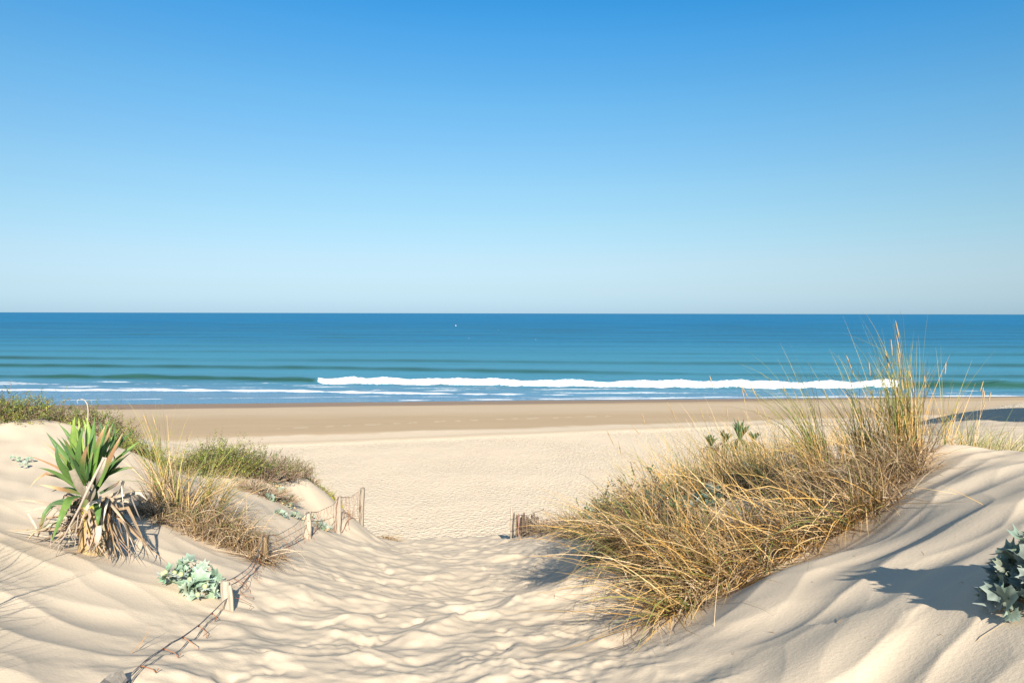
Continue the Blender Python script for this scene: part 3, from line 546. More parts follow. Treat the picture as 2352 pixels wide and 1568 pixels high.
# ------------------------------------------------------------------ the tall yucca on the left dune
def zy(x, y): return x * .2860, 890 + y * .2860
def yucca_big():
    YB = 5.25; base = hit(207, 1268); YB = base[1]
    t = thing('yucca', base, 'tall yucca with broad green sword leaves over a skirt of dry ones', 'yucca')
    def p(x, y, o=0.): return at(*zy(x, y), YB + o)
    heart = np.array([p(715, 900), p(720, 760)])
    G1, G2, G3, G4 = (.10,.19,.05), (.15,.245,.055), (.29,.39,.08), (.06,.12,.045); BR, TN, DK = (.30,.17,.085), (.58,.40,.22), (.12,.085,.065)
    green = [ # tip, depth of the tip against the stem, root, width px, colours root->tip
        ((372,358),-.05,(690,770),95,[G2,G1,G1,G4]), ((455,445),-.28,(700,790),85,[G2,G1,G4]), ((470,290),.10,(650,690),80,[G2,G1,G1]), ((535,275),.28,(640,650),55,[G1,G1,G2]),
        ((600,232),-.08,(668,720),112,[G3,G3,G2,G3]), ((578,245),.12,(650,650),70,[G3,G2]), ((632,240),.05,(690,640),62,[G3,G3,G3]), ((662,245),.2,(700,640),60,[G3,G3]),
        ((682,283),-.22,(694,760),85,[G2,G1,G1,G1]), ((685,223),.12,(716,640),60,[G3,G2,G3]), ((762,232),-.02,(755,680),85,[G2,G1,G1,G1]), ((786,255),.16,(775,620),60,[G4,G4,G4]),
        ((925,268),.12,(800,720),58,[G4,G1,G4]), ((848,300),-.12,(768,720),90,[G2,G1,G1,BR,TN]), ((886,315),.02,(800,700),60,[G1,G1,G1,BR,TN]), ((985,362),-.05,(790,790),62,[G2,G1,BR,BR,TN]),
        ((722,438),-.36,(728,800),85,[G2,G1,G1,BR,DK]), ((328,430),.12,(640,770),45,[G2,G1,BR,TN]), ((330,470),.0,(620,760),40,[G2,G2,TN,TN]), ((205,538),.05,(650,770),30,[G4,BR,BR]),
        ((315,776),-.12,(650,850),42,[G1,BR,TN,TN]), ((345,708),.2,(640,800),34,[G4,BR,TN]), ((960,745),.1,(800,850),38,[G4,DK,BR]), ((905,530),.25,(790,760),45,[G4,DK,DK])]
    m = MB(); k = .2860 * YB / F
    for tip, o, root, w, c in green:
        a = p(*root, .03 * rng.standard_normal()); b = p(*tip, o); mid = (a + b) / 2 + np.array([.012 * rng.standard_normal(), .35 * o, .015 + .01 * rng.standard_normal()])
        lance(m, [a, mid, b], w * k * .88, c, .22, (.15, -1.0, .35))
    for pts, w, c in [([(660,880,0),(560,895,-.16),(490,1050,-.28),(406,1252,-.30)], 82, [G2,G1,G2,G1,G2]), ([(770,930,-.05),(790,960,-.22),(790,1040,-.27),(782,1128,-.27)], 66, [G1,G1,G1,G1]),
                      ([(640,930,0),(420,935,-.10),(360,1010,-.14),(318,1160,-.15),(288,1255,-.13)], 46, [G1,G4,G1,BR,TN]), ([(640,800,0),(470,710,-.06),(370,690,-.08),(290,740,-.08),(236,806,-.08)], 34, [G4,G4,BR,TN,TN]),
                      ([(640,930,.05),(520,905,.0),(400,930,.0)], 40, [G1,G4,G4]), ([(650,840,.1),(520,810,.18),(405,840,.2)], 34, [G1,G4,BR])]:
        lance(m, [p(*q) for q in pts], w * k, c, .2, (.1, -.8, .6), 14)
    for i in range(38):                                                  # the many narrower leaves behind and between
        f = R(rng.uniform(0, 360)); e = R(rng.uniform(25, 82)); l = rng.uniform(.34, .56) * (1 if e < 1 else 1.05); q = p(712 + 18 * rng.standard_normal(), rng.uniform(760, 900), .04 * math.sin(f)); d = np.array([math.cos(f) * math.cos(e), math.sin(f) * math.cos(e) * (1 if math.sin(f) > 0 else .5), math.sin(e)])
        g = J([G1, G2, G4, G1][rng.integers(0, 4)], .15); tipc = g if rng.random() < .55 else J([BR, TN, DK][rng.integers(0, 3)], .15)
        lance(m, [q, q + d * l * .55 + (0, 0, .012), q + d * l + (0, 0, -.05 * math.cos(e))], rng.uniform(.024, .042), [g * 1.1, g, g, tipc], .28, (.1, -1, .5), 9)
    m.build('leaf_rosette', M_LEAF, t)
    m = MB()
    m.tube([p(722,720,.0), p(724,850,-.0), p(725,960,-.02)], [.02,.045,.055], (.11,.13,.05), 12)
    m.tube([p(725,960,-.02), p(728,1040,-.04), p(722,1100,-.05), p(735,1165,-.03), base - np.array([0,0,.06])], [.055,.058,.062,.07,.09], np.array([(.30,.28,.05),(.40,.34,.06),(.40,.28,.12),(.42,.30,.15),(.36,.26,.14)]), 12)
    for i in range(16):                                                  # peeling leaf bases wrapped round the stem
        f = rng.uniform(-2.6, -.5); q = p(725, rng.uniform(1080, 1190), 0) + .06 * np.array([math.cos(f), math.sin(f), 0]); lance(m, [q, q + (.01 * math.cos(f), .01 * math.sin(f), .03), q + (.03 * math.cos(f), .03 * math.sin(f), .05)], .05, [(.50,.33,.14),(.56,.40,.2)], .3, (math.cos(f), math.sin(f), .2), 4)
    m.build('trunk', M_STEM, t)
    m = MB(); D = [(.29,.215,.145), (.37,.29,.205), (.17,.12,.085), (.44,.365,.285), (.33,.225,.135)]
    def hang(n, a0, a1, r0, r1, wl, zr, drop):                           # dry leaves bent down round the stem to the sand
        for i in range(n):
            f = R(rng.uniform(a0, a1)); q = p(735, rng.uniform(*zr), 0); r = rng.uniform(r0, r1); o = np.array([math.cos(f), math.sin(f), 0]); e = q + o * r; e[2] = float(ground(e[0], e[1])[0]) + rng.uniform(.0, drop)
            sh = q + o * r * rng.uniform(.25, .65) + np.array([0, 0, rng.uniform(-.10, .06)]); sh[:2] += .035 * rng.standard_normal(2); e[:2] += .05 * rng.standard_normal(2); sh[2] = max(sh[2], float(ground(sh[0], sh[1])[0]) + .03); e2 = e + .05 * rng.standard_normal(3) * (1, 1, 0); e2[2] = float(ground(e2[0], e2[1])[0]) + .012 + rng.uniform(0, drop)
            c = J(D[rng.integers(0, 5)], .12); lance(m, [q, sh, (sh + e) / 2 + .015 * rng.standard_normal(3), e2], rng.uniform(*wl), [c * .8, c, c * 1.1], rng.uniform(-.5, .5), (o[0] + .5 * rng.standard_normal(), o[1] - .3, .5 * rng.standard_normal()), 9)
    hang(32, -75, 15, .12, .36, (.016, .032), (930, 1010), .02)             # the thick pale sheaf to the right front
    hang(16, -60, -5, .22, .40, (.014, .026), (960, 1060), .015)
    hang(40, 150, 260, .12, .42, (.014, .028), (900, 1060), .08); hang(24, 20, 150, .15, .40, (.018, .034), (930, 1050), .05); hang(8, 200, 280, .1, .25, (.014, .03), (960, 1060), .03)
    for pts, w, c in [([(650,950,0),(420,940,-.05),(220,900,-.05),(100,908,-.03)], 34, [DK,(.36,.29,.22),(.45,.36,.27)]), ([(640,960,-.05),(430,955,-.1),(300,975,-.12),(190,995,-.12)], 38, [DK,(.40,.34,.27),(.44,.36,.28)]),
                      ([(580,660,-.34),(640,790,-.36),(700,880,-.33),(720,905,-.28)], 70, [(.25,.215,.165),(.18,.15,.11),(.17,.145,.105)]), ([(700,780,-.34),(735,850,-.40),(700,930,-.36)], 90, [(.30,.26,.2),(.2,.175,.13),(.24,.2,.15)]),
                      ([(470,965,-.2),(540,1010,-.24),(600,1010,-.22)], 46, [(.28,.23,.17),(.2,.165,.125)]), ([(840,560,-.3),(800,690,-.33),(770,780,-.3)], 50, [(.44,.38,.3),(.2,.17,.135),(.14,.12,.1)]),
                      ([(690,985,-.3),(740,925,-.34),(785,925,-.33)], 40, [(.50,.46,.42),(.55,.5,.46)]), ([(800,880,0),(960,850,.02),(1000,760,.02),(975,745,.0),(992,975,-.05)], 36, [(.3,.24,.17),(.5,.42,.33),(.6,.53,.45),(.62,.55,.46)]),
                      ([(800,900,.1),(960,880,.22),(1120,840,.28),(1185,905,.25)], 40, [(.3,.24,.17),(.46,.38,.29),(.58,.5,.42)]), ([(800,900,.0),(950,905,.1),(1050,920,.15)], 40, [(.45,.37,.27),(.52,.44,.33)]),
                      ([(880,890,-.1),(855,960,-.2),(830,1080,-.24)], 34, [(.6,.54,.48),(.5,.43,.36)]), ([(810,870,-.25),(800,960,-.3)], 30, [(.55,.5,.44),(.5,.42,.34)]),
                      ([(890,930,-.1),(950,1000,-.22),(1010,1085,-.25)], 34, [(.4,.33,.24),(.48,.38,.28)]), ([(700,980,-.25),(660,1060,-.3),(635,1150,-.3)], 20, [(.32,.24,.17),(.38,.28,.2)]),
                      ([(640,1120,-.1),(350,1140,-.15),(35,1142,-.12)], 26, [(.22,.16,.1),(.34,.26,.18),(.38,.3,.2)]), ([(220,1015,-.1),(280,1110,-.15),(315,1190,-.15)], 22, [(.55,.45,.36),(.42,.32,.24)]),
                      ([(800,1110,-.32),(790,1200,-.36),(770,1290,-.34)], 50, [(.46,.41,.36),(.42,.37,.32),(.36,.29,.23)])]:
        lance(m, [p(*q) for q in pts], w * k, c, .3, (.3 * rng.standard_normal(), -1, .4), 10)
    m.build('dead_leaves', M_DEAD, t)
    m = MB(); g = (.36,.30,.25); m.tube([p(835,565,-.42), p(770,690,-.45), p(700,830,-.47), p(640,960,-.48), p(560,1110,-.46), p(480,1260,-.42), p(440,1375,-.38)], [.009,.009,.008,.007,.006,.005,.002], g, 7)
    m.tube([p(705,815,-.46), p(690,790,-.46), p(700,770,-.46)], .006, g, 5)
    for a, b in [((640,960),(600,1220)), ((560,1110),(590,1230)), ((520,1190),(430,1290)), ((480,1260),(515,1310)), ((640,960),(650,1015)), ((700,840),(660,880))]: m.tube([p(*a, -.46), (p(*a, -.46) + p(*b, -.42)) / 2 + .008 * rng.standard_normal(3), p(*b, -.42)], [.005, .004, .002], g, 5)
    m.build('dry_flower_stalk', M_STEM, t)
yucca_big()
m = MB(); m.tube([at(*zy(*q), 9.4) for q in ((700,300),(706,250),(708,180),(700,130),(680,100),(655,90),(630,95),(618,110),(626,126))], [.008,.007,.007,.006,.006,.005,.005,.004,.003], (.40,.34,.28), 6)
q_ = stand(zy(700, 300)[0], 9.4); m.tube([q_ - (0, 0, .03), at(*zy(700, 300), 9.4)], .012, (.38,.32,.26), 6); tag(m.build_top('dry_twig', M_STEM, q_), 'bare grey twig with a curled tip rising from the russet shrub behind the yucca', 'twig')
def yucca_small(px, py, Y, L, label, n=26):
    b = stand(px, Y); c = at(px, py + 26, Y); t = thing('yucca', b, label, 'yucca', ); m = MB(); d = MB(); w = MB()
    for i in range(n):
        f = rng.uniform(0, 6.28); e = rng.uniform(.75, 1.52); q = np.array([math.cos(f) * math.cos(e), math.sin(f) * math.cos(e), math.sin(e)]); l = L * rng.uniform(.7, 1.1); g = J((.05,.095,.04), .3)
        lance(m, [c + q * .02, c + q * l * .55 + (0, 0, .02), c + q * l + (0, 0, -.03)], .045, [g, g, g * .9], .2, (0, -.6, 1), 5)
    for i in range(34):
        f = rng.uniform(0, 6.28); q = np.array([math.cos(f), math.sin(f), 0]); g = J((.34,.26,.17), .3); lance(d, [c, c + q * rng.uniform(.08, .22) + (0, 0, -.08), c + q * rng.uniform(.08, .26) + (0, 0, -L * rng.uniform(.7, 1.3))], .03, [g * .7, g], .2, (q[0], q[1], .2), 5)
    w.tube([b - (0, 0, .05), (b + c) / 2, c], [.05, .045, .04], (.26,.2,.13), 8); m.build('leaf_rosette', M_LEAF, t); d.build('dead_leaves', M_DEAD, t); w.build('trunk', M_STEM, t)
yucca_small(1699, 985, 14.5, .42, 'largest of the small dark yuccas behind the right-hand marram, between two smaller ones', 34)
yucca_small(1664, 992, 14.2, .27, 'small dark yucca just left of the largest one behind the right-hand marram')
yucca_small(1730, 988, 14.8, .22, 'small dark yucca just right of the largest one behind the right-hand marram')
yucca_small(1631, 1000, 14.0, .26, 'smallest, palest yucca, leftmost of those behind the right-hand marram', 16)
# ------------------------------------------------------------------ the old wire fence down the left of the path
def post(par, px0, px1, pt, Y, w, label=None, col=(.40,.33,.26), split=False):
    b = stand(px0, Y); top = at(px1, pt, Y); m = MB(); n, sd = 9, 10; k = np.linspace(0, 1, n); th = np.arange(sd) / sd * 6.283 + .3
    ax = top - b; jit = .05 * rng.standard_normal((1, sd)) + .03 * rng.standard_normal((n, sd)); rr_ = w * .5 * (1.08 - .10 * k[:, None]) * (1 + jit)
    rx = np.sign(np.cos(th)) * np.abs(np.cos(th)) ** .6; ry = np.sign(np.sin(th)) * np.abs(np.sin(th)) ** .6
    ctr_ = (b - ax * (.25 / np.linalg.norm(ax)))[None] + (ax * (1 + .25 / np.linalg.norm(ax)))[None] * k[:, None]; ctr_[1:-1, 0] += .004 * rng.standard_normal(n - 2)
    V = np.stack([ctr_[:, None, 0] + rr_ * rx, ctr_[:, None, 1] + rr_ * ry, ctr_[:, None, 2] + 0 * rr_], -1); V[-1, :, 2] += .012 * rng.standard_normal(sd) - .01 * (np.cos(th) > .3)
    m.add(V.reshape(-1, 3), grid_faces(n, sd, True), J(col, .04)); c = np.vstack([V[-1], V[-1].mean(0) - (0, 0, .006)]); j = np.arange(sd); m.add(c, np.stack([j, (j + 1) % sd, np.full(sd, sd)], -1), np.array(col) * .8)
    if split:
        q = b + (w * .75, -.02, 0); tt = top + (w * .62, -.02, -.02); m.tube([q - (0, 0, .15), (q + tt) / 2, tt], [w * .26, w * .24, w * .2], np.array(col) * 1.1, 6)
    o = m.build('fence_post', M_WOOD, par, False)
    if label: o['label'] = label
    return top
fen = thing('wire_fence', stand(706, 9), 'rusty wire fence on short weathered posts along the left of the path', 'fence')
pG = post(fen, 262, 262, 1566, 3.12, .115, 'stump of a grey post almost buried at the bottom edge', (.26,.24,.22))
post(fen, 514, 517, 1333, 4.9, .058, 'pale split post beside the sea holly', (.35,.305,.255), True)
post(fen, 602, 606, 1231, 6.5, .078, 'brown post behind the matted grass mound', (.22,.155,.10)); post(fen, 704, 706, 1174, 9, .078, None, (.42,.365,.30)); post(fen, 774, 778, 1139, 11.5, .082, None, (.38,.33,.27)); post(fen, 827, 833, 1120, 14, .078, 'tallest post, last of the row before the beach', (.34,.295,.245))
def poly(pts, lift=9):                             # (px, py, Y) list -> smooth world curve
    w = np.array([at(*p) for p in pts]); d = np.r_[0, np.cumsum(np.linalg.norm(np.diff(w, axis=0), axis=1))]; s = np.linspace(0, d[-1], max(8, int(d[-1] / .05)))
    q = np.stack([np.interp(s, d, w[:, i]) for i in range(3)], -1); kk = np.ones(5) / 5
    for _ in range(2): q[2:-2] = np.stack([np.convolve(q[:, i], kk, 'valid') for i in range(3)], -1)
    g = ground(q[:, 0], q[:, 1]); gs = np.convolve(np.pad(g, 8, 'edge'), np.ones(17) / 17, 'valid'); q[:, 2] = np.minimum(q[:, 2], gs + lift); q[:, 2] = np.maximum(q[:, 2], g + .008); return q
WG, RU = (.13,.13,.145), (.30,.12,.05)
tops = [poly([(282,1553,3.1),(411,1464,3.85),(505,1362,4.75),(524,1331,4.9)], .055), poly([(524,1331,4.9),(537,1328,5.1),(572,1303,5.6),(591,1274,6.1),(604,1231,6.45)]), poly([(604,1231,6.45),(640,1227,7.4),(679,1205,8.4),(706,1175,8.95)]),
        poly([(708,1175,8.95),(728,1176,9.7),(767,1158,11),(778,1140,11.45)]), poly([(781,1141,11.45),(806,1141,12.8),(830,1124,13.9)])]
lows = [None, poly([(524,1345,4.95),(548,1335,5.25),(582,1306,5.8),(598,1264,6.35)]), poly([(604,1250,6.45),(633,1245,7.3),(690,1214,8.6),(704,1205,8.95)]),
        poly([(708,1196,8.95),(740,1196,9.9),(768,1186,11.2)]), poly([(780,1174,11.45),(806,1182,12.8),(830,1160,13.9)])]
bots = [None, None, poly([(657,1262,7.8),(679,1250,8.4),(700,1235,8.9)]), poly([(708,1226,8.95),(745,1232,10.3),(770,1214,11.3)]), poly([(785,1222,11.6),(815,1222,13),(830,1206,13.9)])]
for nm, set_ in (('top_wire', tops), ('lower_wire', lows), ('bottom_wire', bots)):
    m = MB()
    for i, q in enumerate(set_):
        if q is None: continue
        r_ = .0016 + .00010 * q[0][1]; tt = np.arange(len(q)) * 1.5
        for ph in ((0, 2.1, 4.2) if i == 0 else (0, 3.1)): m.tube(q + (.006 if i == 0 else .004) * np.stack([np.cos(tt * .22 + ph), 0 * tt, .6 * np.sin(tt * .25 + ph)], -1), r_, J(WG if i < 3 else RU, .1), 4, False)
    m.build(nm, M_WIRE, fen)
for i, q in enumerate(tops):
    r_ = .0012 + .00008 * q[0][1]
    if i == 0:
        for k in range(4, len(q) - 3, 6):                               # knots and loose hooked ends on the bundled wires
            c = q[k]; m = MB(); m.tube([c + (-.008, 0, -.006), c + (0, -.006, .004), c + (.008, 0, -.004), c + (0, .005, -.01), c + (-.006, 0, 0)], .003, J(RU, .15), 5)
            if rng.random() < .75:
                a = rng.uniform(-.3, 1.2); l = rng.uniform(.05, .10); e = c + (l * math.cos(a), -.02, 0); e[2] = float(ground(e[0], e[1])[0]) + .01; m.tube([c, (c + e) / 2 + (.02, 0, .0), e, e + (.012, 0, .018)], .0022, J(RU, .15), 4)
            m.build('wire_hook', M_WIRE, fen)
    else:
        n = (0, 12, 11, 13, 15)[i]
        for k in range(n):
            c = q[int((k + .6) / n * (len(q) - 1))]; e = c + .05 * rng.standard_normal(3); e[0] += .03; e[2] = float(ground(e[0], e[1])[0]) - .01; z = np.linspace(0, 1, 9)[:, None]; w_ = c * (1 - z) + e * z
            w_[1:-1, 0] += .028 * rng.standard_normal() * np.sin(z[1:-1, 0] * 9 + rng.uniform(0, 6)) + .008 * rng.standard_normal(7); w_[1:-1, 1] += .02 * rng.standard_normal(7); m = MB(); m.tube(w_, r_, J(RU, .15), 4, False); m.build('wire_strand', M_WIRE, fen)
# ------------------------------------------------------------------ paling fence at the end of the path
pf = thing('picket_fence', stand(1205, 15), 'low dark chestnut paling fence leaning at the right where the path drops to the beach', 'fence')
for zx, zt in ((104,278),(122,330),(150,348),(172,342),(188,372),(205,350),(221,330),(236,362),(248,368),(266,385),(290,350),(306,338),(325,368),(344,365),(372,400),(395,412),(420,405)):
    px = 1148.4 + zx * .2563; b = stand(px, 15.0 - (zx - 104) * .004); tp = at(px + rnd.uniform(-1.5, 1.5), 1091 + zt * .2563, b[1] + rnd.uniform(-.04, .04)); tp[2] = max(tp[2], b[2] + .18); m = MB(); q = (b + tp) / 2 + .008 * rng.standard_normal(3)
    m.tube([b - (0, 0, .1), q, tp - (tp - b) * .06, tp], [.019, .020, .017, .004], J((.17,.125,.095), .25) if zx > 104 else (.42,.34,.26), 5); m.build('picket', M_WOOD, pf, False)
m = MB()
for hz in (.18, .40):
    m.tube([stand(1174 + k * 7, 15.0 - k * .1) + (0, -.03, hz + .01 * rnd.random()) for k in range(12)], .004, WG, 4)
m.build('binding_wire', M_WIRE, pf)
# ------------------------------------------------------------------ sea holly
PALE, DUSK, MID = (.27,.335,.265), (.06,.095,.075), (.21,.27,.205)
sea_holly(hit(443, 1352), 'pale sea holly with round spiny flower heads beside the split fence post', .35, 44, (.235,.32,.235), 9, .085, None, .5, 0)
def big_holly(): 
    return sea_holly(hit(2345, 1400, 1.4) + np.array([.10, .03, 0]), 'large grey-green sea holly with white-veined leaves cut by the right edge', .36, 105, (.165,.205,.165), 0, .085, None, .4, 5, None, 1.05)
big_holly()
for px, py, s, l, dd in [(644,1122,.34,'tall sea holly with tan dead leaves under the right end of the brambles',10),(622,1148,.20,'faint sea holly seedlings on the slope just below the brambles',4),(664,1166,.20,'upper of three small sea hollies on the sand left of the third fence post',7),(648,1186,.20,'lower left of three small sea hollies on the sand left of the third fence post',2),
                         (683,1192,.20,'sea holly touching the left side of the third fence post',6),(719,1190,.12,'tiny sea holly just right of the third fence post',1),(736,1212,.20,'sea holly behind the wire mesh between the third and fourth posts',2),(751,1220,.16,'small sea holly at the foot of the wire mesh near the fourth post',3)]:
    sea_holly(hit(px, py), l, s * .8, 13 if s > .15 else 6, MID, 0, .05 if s > .15 else .04, 'sea hollies on the left slope', .5, dd)
for px, py, l in [(34,1060,'tiny seedling furthest left on the bare crest beyond the yucca'),(45,1063,'tiny seedling in the middle of three on the bare left crest'),(70,1063,'greener tiny seedling nearest the yucca on the bare left crest'),(55,1075,'flat yellow-green seedling lowest on the bare left crest')]:
    sea_holly(hit(px, py), l, .06, 4, MID, 0, .035, 'seedlings on the left crest', .6)
sea_holly(hit(1361, 1180), 'bluish flowering sea holly at the left end of the right-hand marram', .50, 44, (.20,.25,.22), 8, .06, None, .5, 4)
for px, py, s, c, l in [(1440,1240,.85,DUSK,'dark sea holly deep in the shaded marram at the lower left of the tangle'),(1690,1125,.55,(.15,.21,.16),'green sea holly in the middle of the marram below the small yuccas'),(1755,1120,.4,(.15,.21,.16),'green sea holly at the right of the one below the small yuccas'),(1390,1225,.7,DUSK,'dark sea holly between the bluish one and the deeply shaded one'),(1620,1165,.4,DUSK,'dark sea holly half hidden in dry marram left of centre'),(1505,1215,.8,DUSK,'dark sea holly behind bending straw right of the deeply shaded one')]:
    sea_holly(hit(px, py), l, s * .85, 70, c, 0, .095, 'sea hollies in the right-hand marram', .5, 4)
def hb(px, py, rx, ry, rz): return (hit(px, py), (rx, ry, rz))
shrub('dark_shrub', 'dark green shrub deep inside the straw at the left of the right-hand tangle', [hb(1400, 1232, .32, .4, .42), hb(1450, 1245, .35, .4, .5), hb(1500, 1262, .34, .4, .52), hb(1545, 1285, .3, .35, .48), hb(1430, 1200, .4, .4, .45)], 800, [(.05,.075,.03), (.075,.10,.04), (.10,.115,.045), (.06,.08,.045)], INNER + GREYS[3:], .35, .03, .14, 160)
# ------------------------------------------------------------------ low shrubs on the left crest
LG = [(.145,.195,.035), (.10,.155,.03), (.20,.235,.04), (.065,.105,.025), (.26,.27,.05), (.15,.16,.04)]
LB = [(.17,.105,.06), (.22,.15,.09), (.12,.08,.05)]
def blob(px, Y, rx, ry, rz): q = stand(px, Y); return (q, (rx, ry, rz))
shrub('bramble', 'bushy green shrub on the sand crest at the left edge', [blob(20, 9.3, .40, .5, .29), blob(-40, 9.2, .5, .5, .30), blob(72, 9.7, .30, .4, .22), blob(-90, 9.0, .5, .5, .30)], 1500, LG, LB, .12, .020)
shrub('bramble', 'green and russet shrub right behind the yucca', [blob(150, 10.1, .3, .4, .22), blob(210, 10.0, .4, .4, .28), blob(262, 9.9, .28, .4, .22), blob(275, 9.6, .16, .3, .12)], 1000, LG, LB, .36, .020)
shrub('bramble', 'thin low strip of greenery trailing down the crest right of the yucca', [blob(325, 9.8, .25, .3, .10), blob(365, 10.0, .25, .3, .09), blob(290, 9.5, .2, .3, .10)], 420, [LG[0], LG[2], LG[4]], LB, .2, .022)
shrub('bramble', 'wide bramble thicket, green on the left and withered on the right, on the left dune', [blob(445, 10.4, .26, .4, .28), blob(495, 10.8, .36, .5, .42), blob(545, 11.2, .38, .5, .36)], 1700, LG, LB, .14, .021, .13)
shrub('bramble', 'withered twiggy bramble leaning over the right end of the thicket', [blob(600, 11.5, .36, .5, .36), blob(645, 12.0, .30, .5, .28), blob(685, 12.5, .22, .4, .2)], 900, [LG[0], LG[3], (.2,.17,.08)], [(.30,.24,.17), (.24,.18,.12), (.18,.125,.085)], .52, .020, .13, 420, spike=.5, twc=(.30,.22,.15))
shrub('dead_scrub', 'grey-brown dead scrub spilling down the sand below the withered bramble', [blob(600, 10.6, .30, .35, .12), blob(640, 10.9, .25, .35, .13), blob(575, 10.6, .18, .3, .14)], 130, [(.30,.23,.16)], GREYS, 1, .012, .12, 520, 'scrub', twc=(.34,.26,.18))
shrub('stonecrop', 'bright yellow-green flowering mat behind the fence', [blob(748, 13.6, .16, .25, .13), blob(765, 13.6, .14, .22, .13), blob(730, 13.4, .10, .2, .10)], 420, [(.30,.32,.03), (.24,.29,.035), (.42,.38,.03)], LB, .05, .02, .06, 10, 'ground plant')
shrub('trailing_scrub', 'brown roots and greenery trailing along the edge of the left dune above the beach', [blob(715, 13.0, .12, .3, .10), blob(740, 13.4, .10, .3, .10), blob(790, 13.9, .14, .3, .14), blob(808, 14.2, .12, .25, .12), blob(822, 14.4, .08, .2, .08)], 260, [LG[0], LG[4]], GREYS, .72, .018, .1, 150, 'scrub', twc=(.32,.22,.13))
# ------------------------------------------------------------------ marram on the left dune
tussock('marram_tussock', hit(385, 1165), 'tall marram tussock with arching green blades right of the yucca', None, 170, 55, (.35, .75), (.7, 1.15), .13, 150, 70, .22, .22, .8, STRAW[:3] + GREYS, GREEN, 3, 1.0, .0042, 130, up=.15)
tussock('marram_tussock', hit(355, 1185), 'matted grey-brown marram skirt between the yucca and the tall left tussock', None, 120, 8, (.25, .5), None, .14, 250, 80, .9, .4, 1.1, GREYS, GREEN, 0, 1, .004, 150)
tussock('marram_tussock', hit(415, 1190), 'straw sheaths of marram standing just right of the tall left tussock', None, 110, 20, (.3, .6), (.5, .85), .10, 70, 70, .3, .3, .9, STRAW[:2] + GREYS, GREEN, 0, 1, .0055, 90)
tussock('marram_tussock', hit(462, 1185), 'slender marram tuft leaning right in front of the bramble thicket', None, 60, 34, (.35, .7), (.6, .95), .06, 10, 40, .25, .2, 1.0, STRAW[:3], GREEN, 0, 1, .0042, 30)
tussock('marram_tussock', hit(492, 1188), 'thin bent marram stems with gold tips in front of the bramble thicket', None, 24, 22, (.4, .8), (.6, .95), .05, 5, 25, .45, .2, .9, STRAW[:2], GREEN, 0, 1, .0042, 20)
for k, (px, py, l) in enumerate([(500,1235,'dense rounded mound of matted brown marram beside the brown fence post'),(550,1255,'matted marram spilling over the front of the rounded mound'),(470,1225,'straggling brown marram at the left flank of the rounded mound')]):
    tussock('marram_tussock', hit(px, py), l, None, 280 if k < 2 else 90, 16, (.32, .56), (.4, .7), .20, 270, 110, .3, .3, 2.3, GREYS + STRAW[3:5], [(.12,.16,.05), (.16,.2,.06)], 0, 1, .0045, 170, kink=.4)
tussock('marram_tussock', hit(598, 1290), 'dry strands hanging down the foot of the brown fence post', None, 70, 0, (.25, .5), None, .07, 290, 40, 1.0, .3, 1.2, GREYS, GREEN, 0, 1, .004, 40)
tussock('marram_tussock', hit(645, 1283), 'tiny dead grass tuft alone on the sand right of the brown fence post', None, 30, 0, (.12, .28), None, .03, 340, 70, .9, .4, .8, GREYS, GREEN, 0, 1, .003, 14)
tussock('marram_tussock', hit(893, 1237), 'flattened straw tuft where the left dune meets the beach', None, 40, 0, (.2, .4), None, .12, 0, 90, 1.2, .3, .6, STRAW, GREEN, 0, 1, .006, 30)
tussock('marram_tussock', (-2.75, 3.1, float(ground(-2.75, 3.1)[0])), 'marram tussock at the left edge sending a few long blades into view', None, 85, 24, (.6, 1.0), None, .25, 90, 120, .35, .3, .9, STRAW, GREEN, 0, 1.3, .005, 60)
tussock('marram_tussock', (-2.3, 2.0, float(ground(-2.3, 2.0)[0])), 'marram tussock below the left edge with two straw blades reaching the corner', None, 85, 24, (.6, 1.0), None, .25, 90, 120, .35, .3, .9, STRAW, GREEN, 0, 1.2, .005, 60)
for x, y, l in [(2.5, .35, 'marram tussock out of view beside the viewpoint, added for its soft shadow on the right slope'), (3.0, 1.0, 'marram tussock out of view off the lower right corner, added to shade the slope under the big sea holly'), (1.95, -.55, 'marram tussock out of view behind the viewpoint, added for its shadow in the bottom right corner')]:  # unseen clumps, added for the shadows they throw on the right slope
    tussock('marram_tussock', (x, y, float(ground(x, y)[0])), l, None, 130, 40, (.6, 1.0), None, .25, 90, 150, .35, .3, .8, STRAW, GREEN, 0, 1, .005, 60)
# ------------------------------------------------------------------ marram on the right dune
RM = 'marram tangle on the right dune'
def rt(px, py, label, Y=None, **k):
    return tussock('marram_tussock', hit(px, py) if Y is None else stand(px, Y), label, RM, **k)
# tall clumps against the sea
rt(2085, 0, 'tallest marram clump, standing far above the horizon foam on the right dune', 6.3, nd_=150, ng=110, L=(.45, .95), gl=(.8, 1.3), rad=.13, az=170, azs=80, lean=.16, leans=.14, bend=.45, heads=5, hl=1.12, w=.0040, under=150, up=.12)
rt(2000, 0, 'green and straw marram clump just left of the tallest one', 6.6, nd_=120, ng=70, L=(.45, .9), gl=(.75, 1.2), rad=.13, az=170, azs=70, lean=.25, leans=.2, bend=.7, heads=2, hl=.95, w=.004, under=90, up=.2)
rt(1895, 0, 'vivid green marram clump whose long blades arch left across the breaker', 6.8, nd_=140, ng=75, L=(.45, .85), gl=(.95, 1.45), rad=.09, az=180, azs=30, lean=.2, leans=.15, bend=1.2, w=.0042, under=90, up=.12)
rt(2165, 0, 'sparse thin stems right of the tallest clump', 6.9, nd_=26, ng=16, L=(.4, .95), gl=(.7, 1.1), rad=.14, az=20, azs=70, lean=.25, leans=.2, bend=.5, heads=3, hl=.9, w=.0036, under=30)
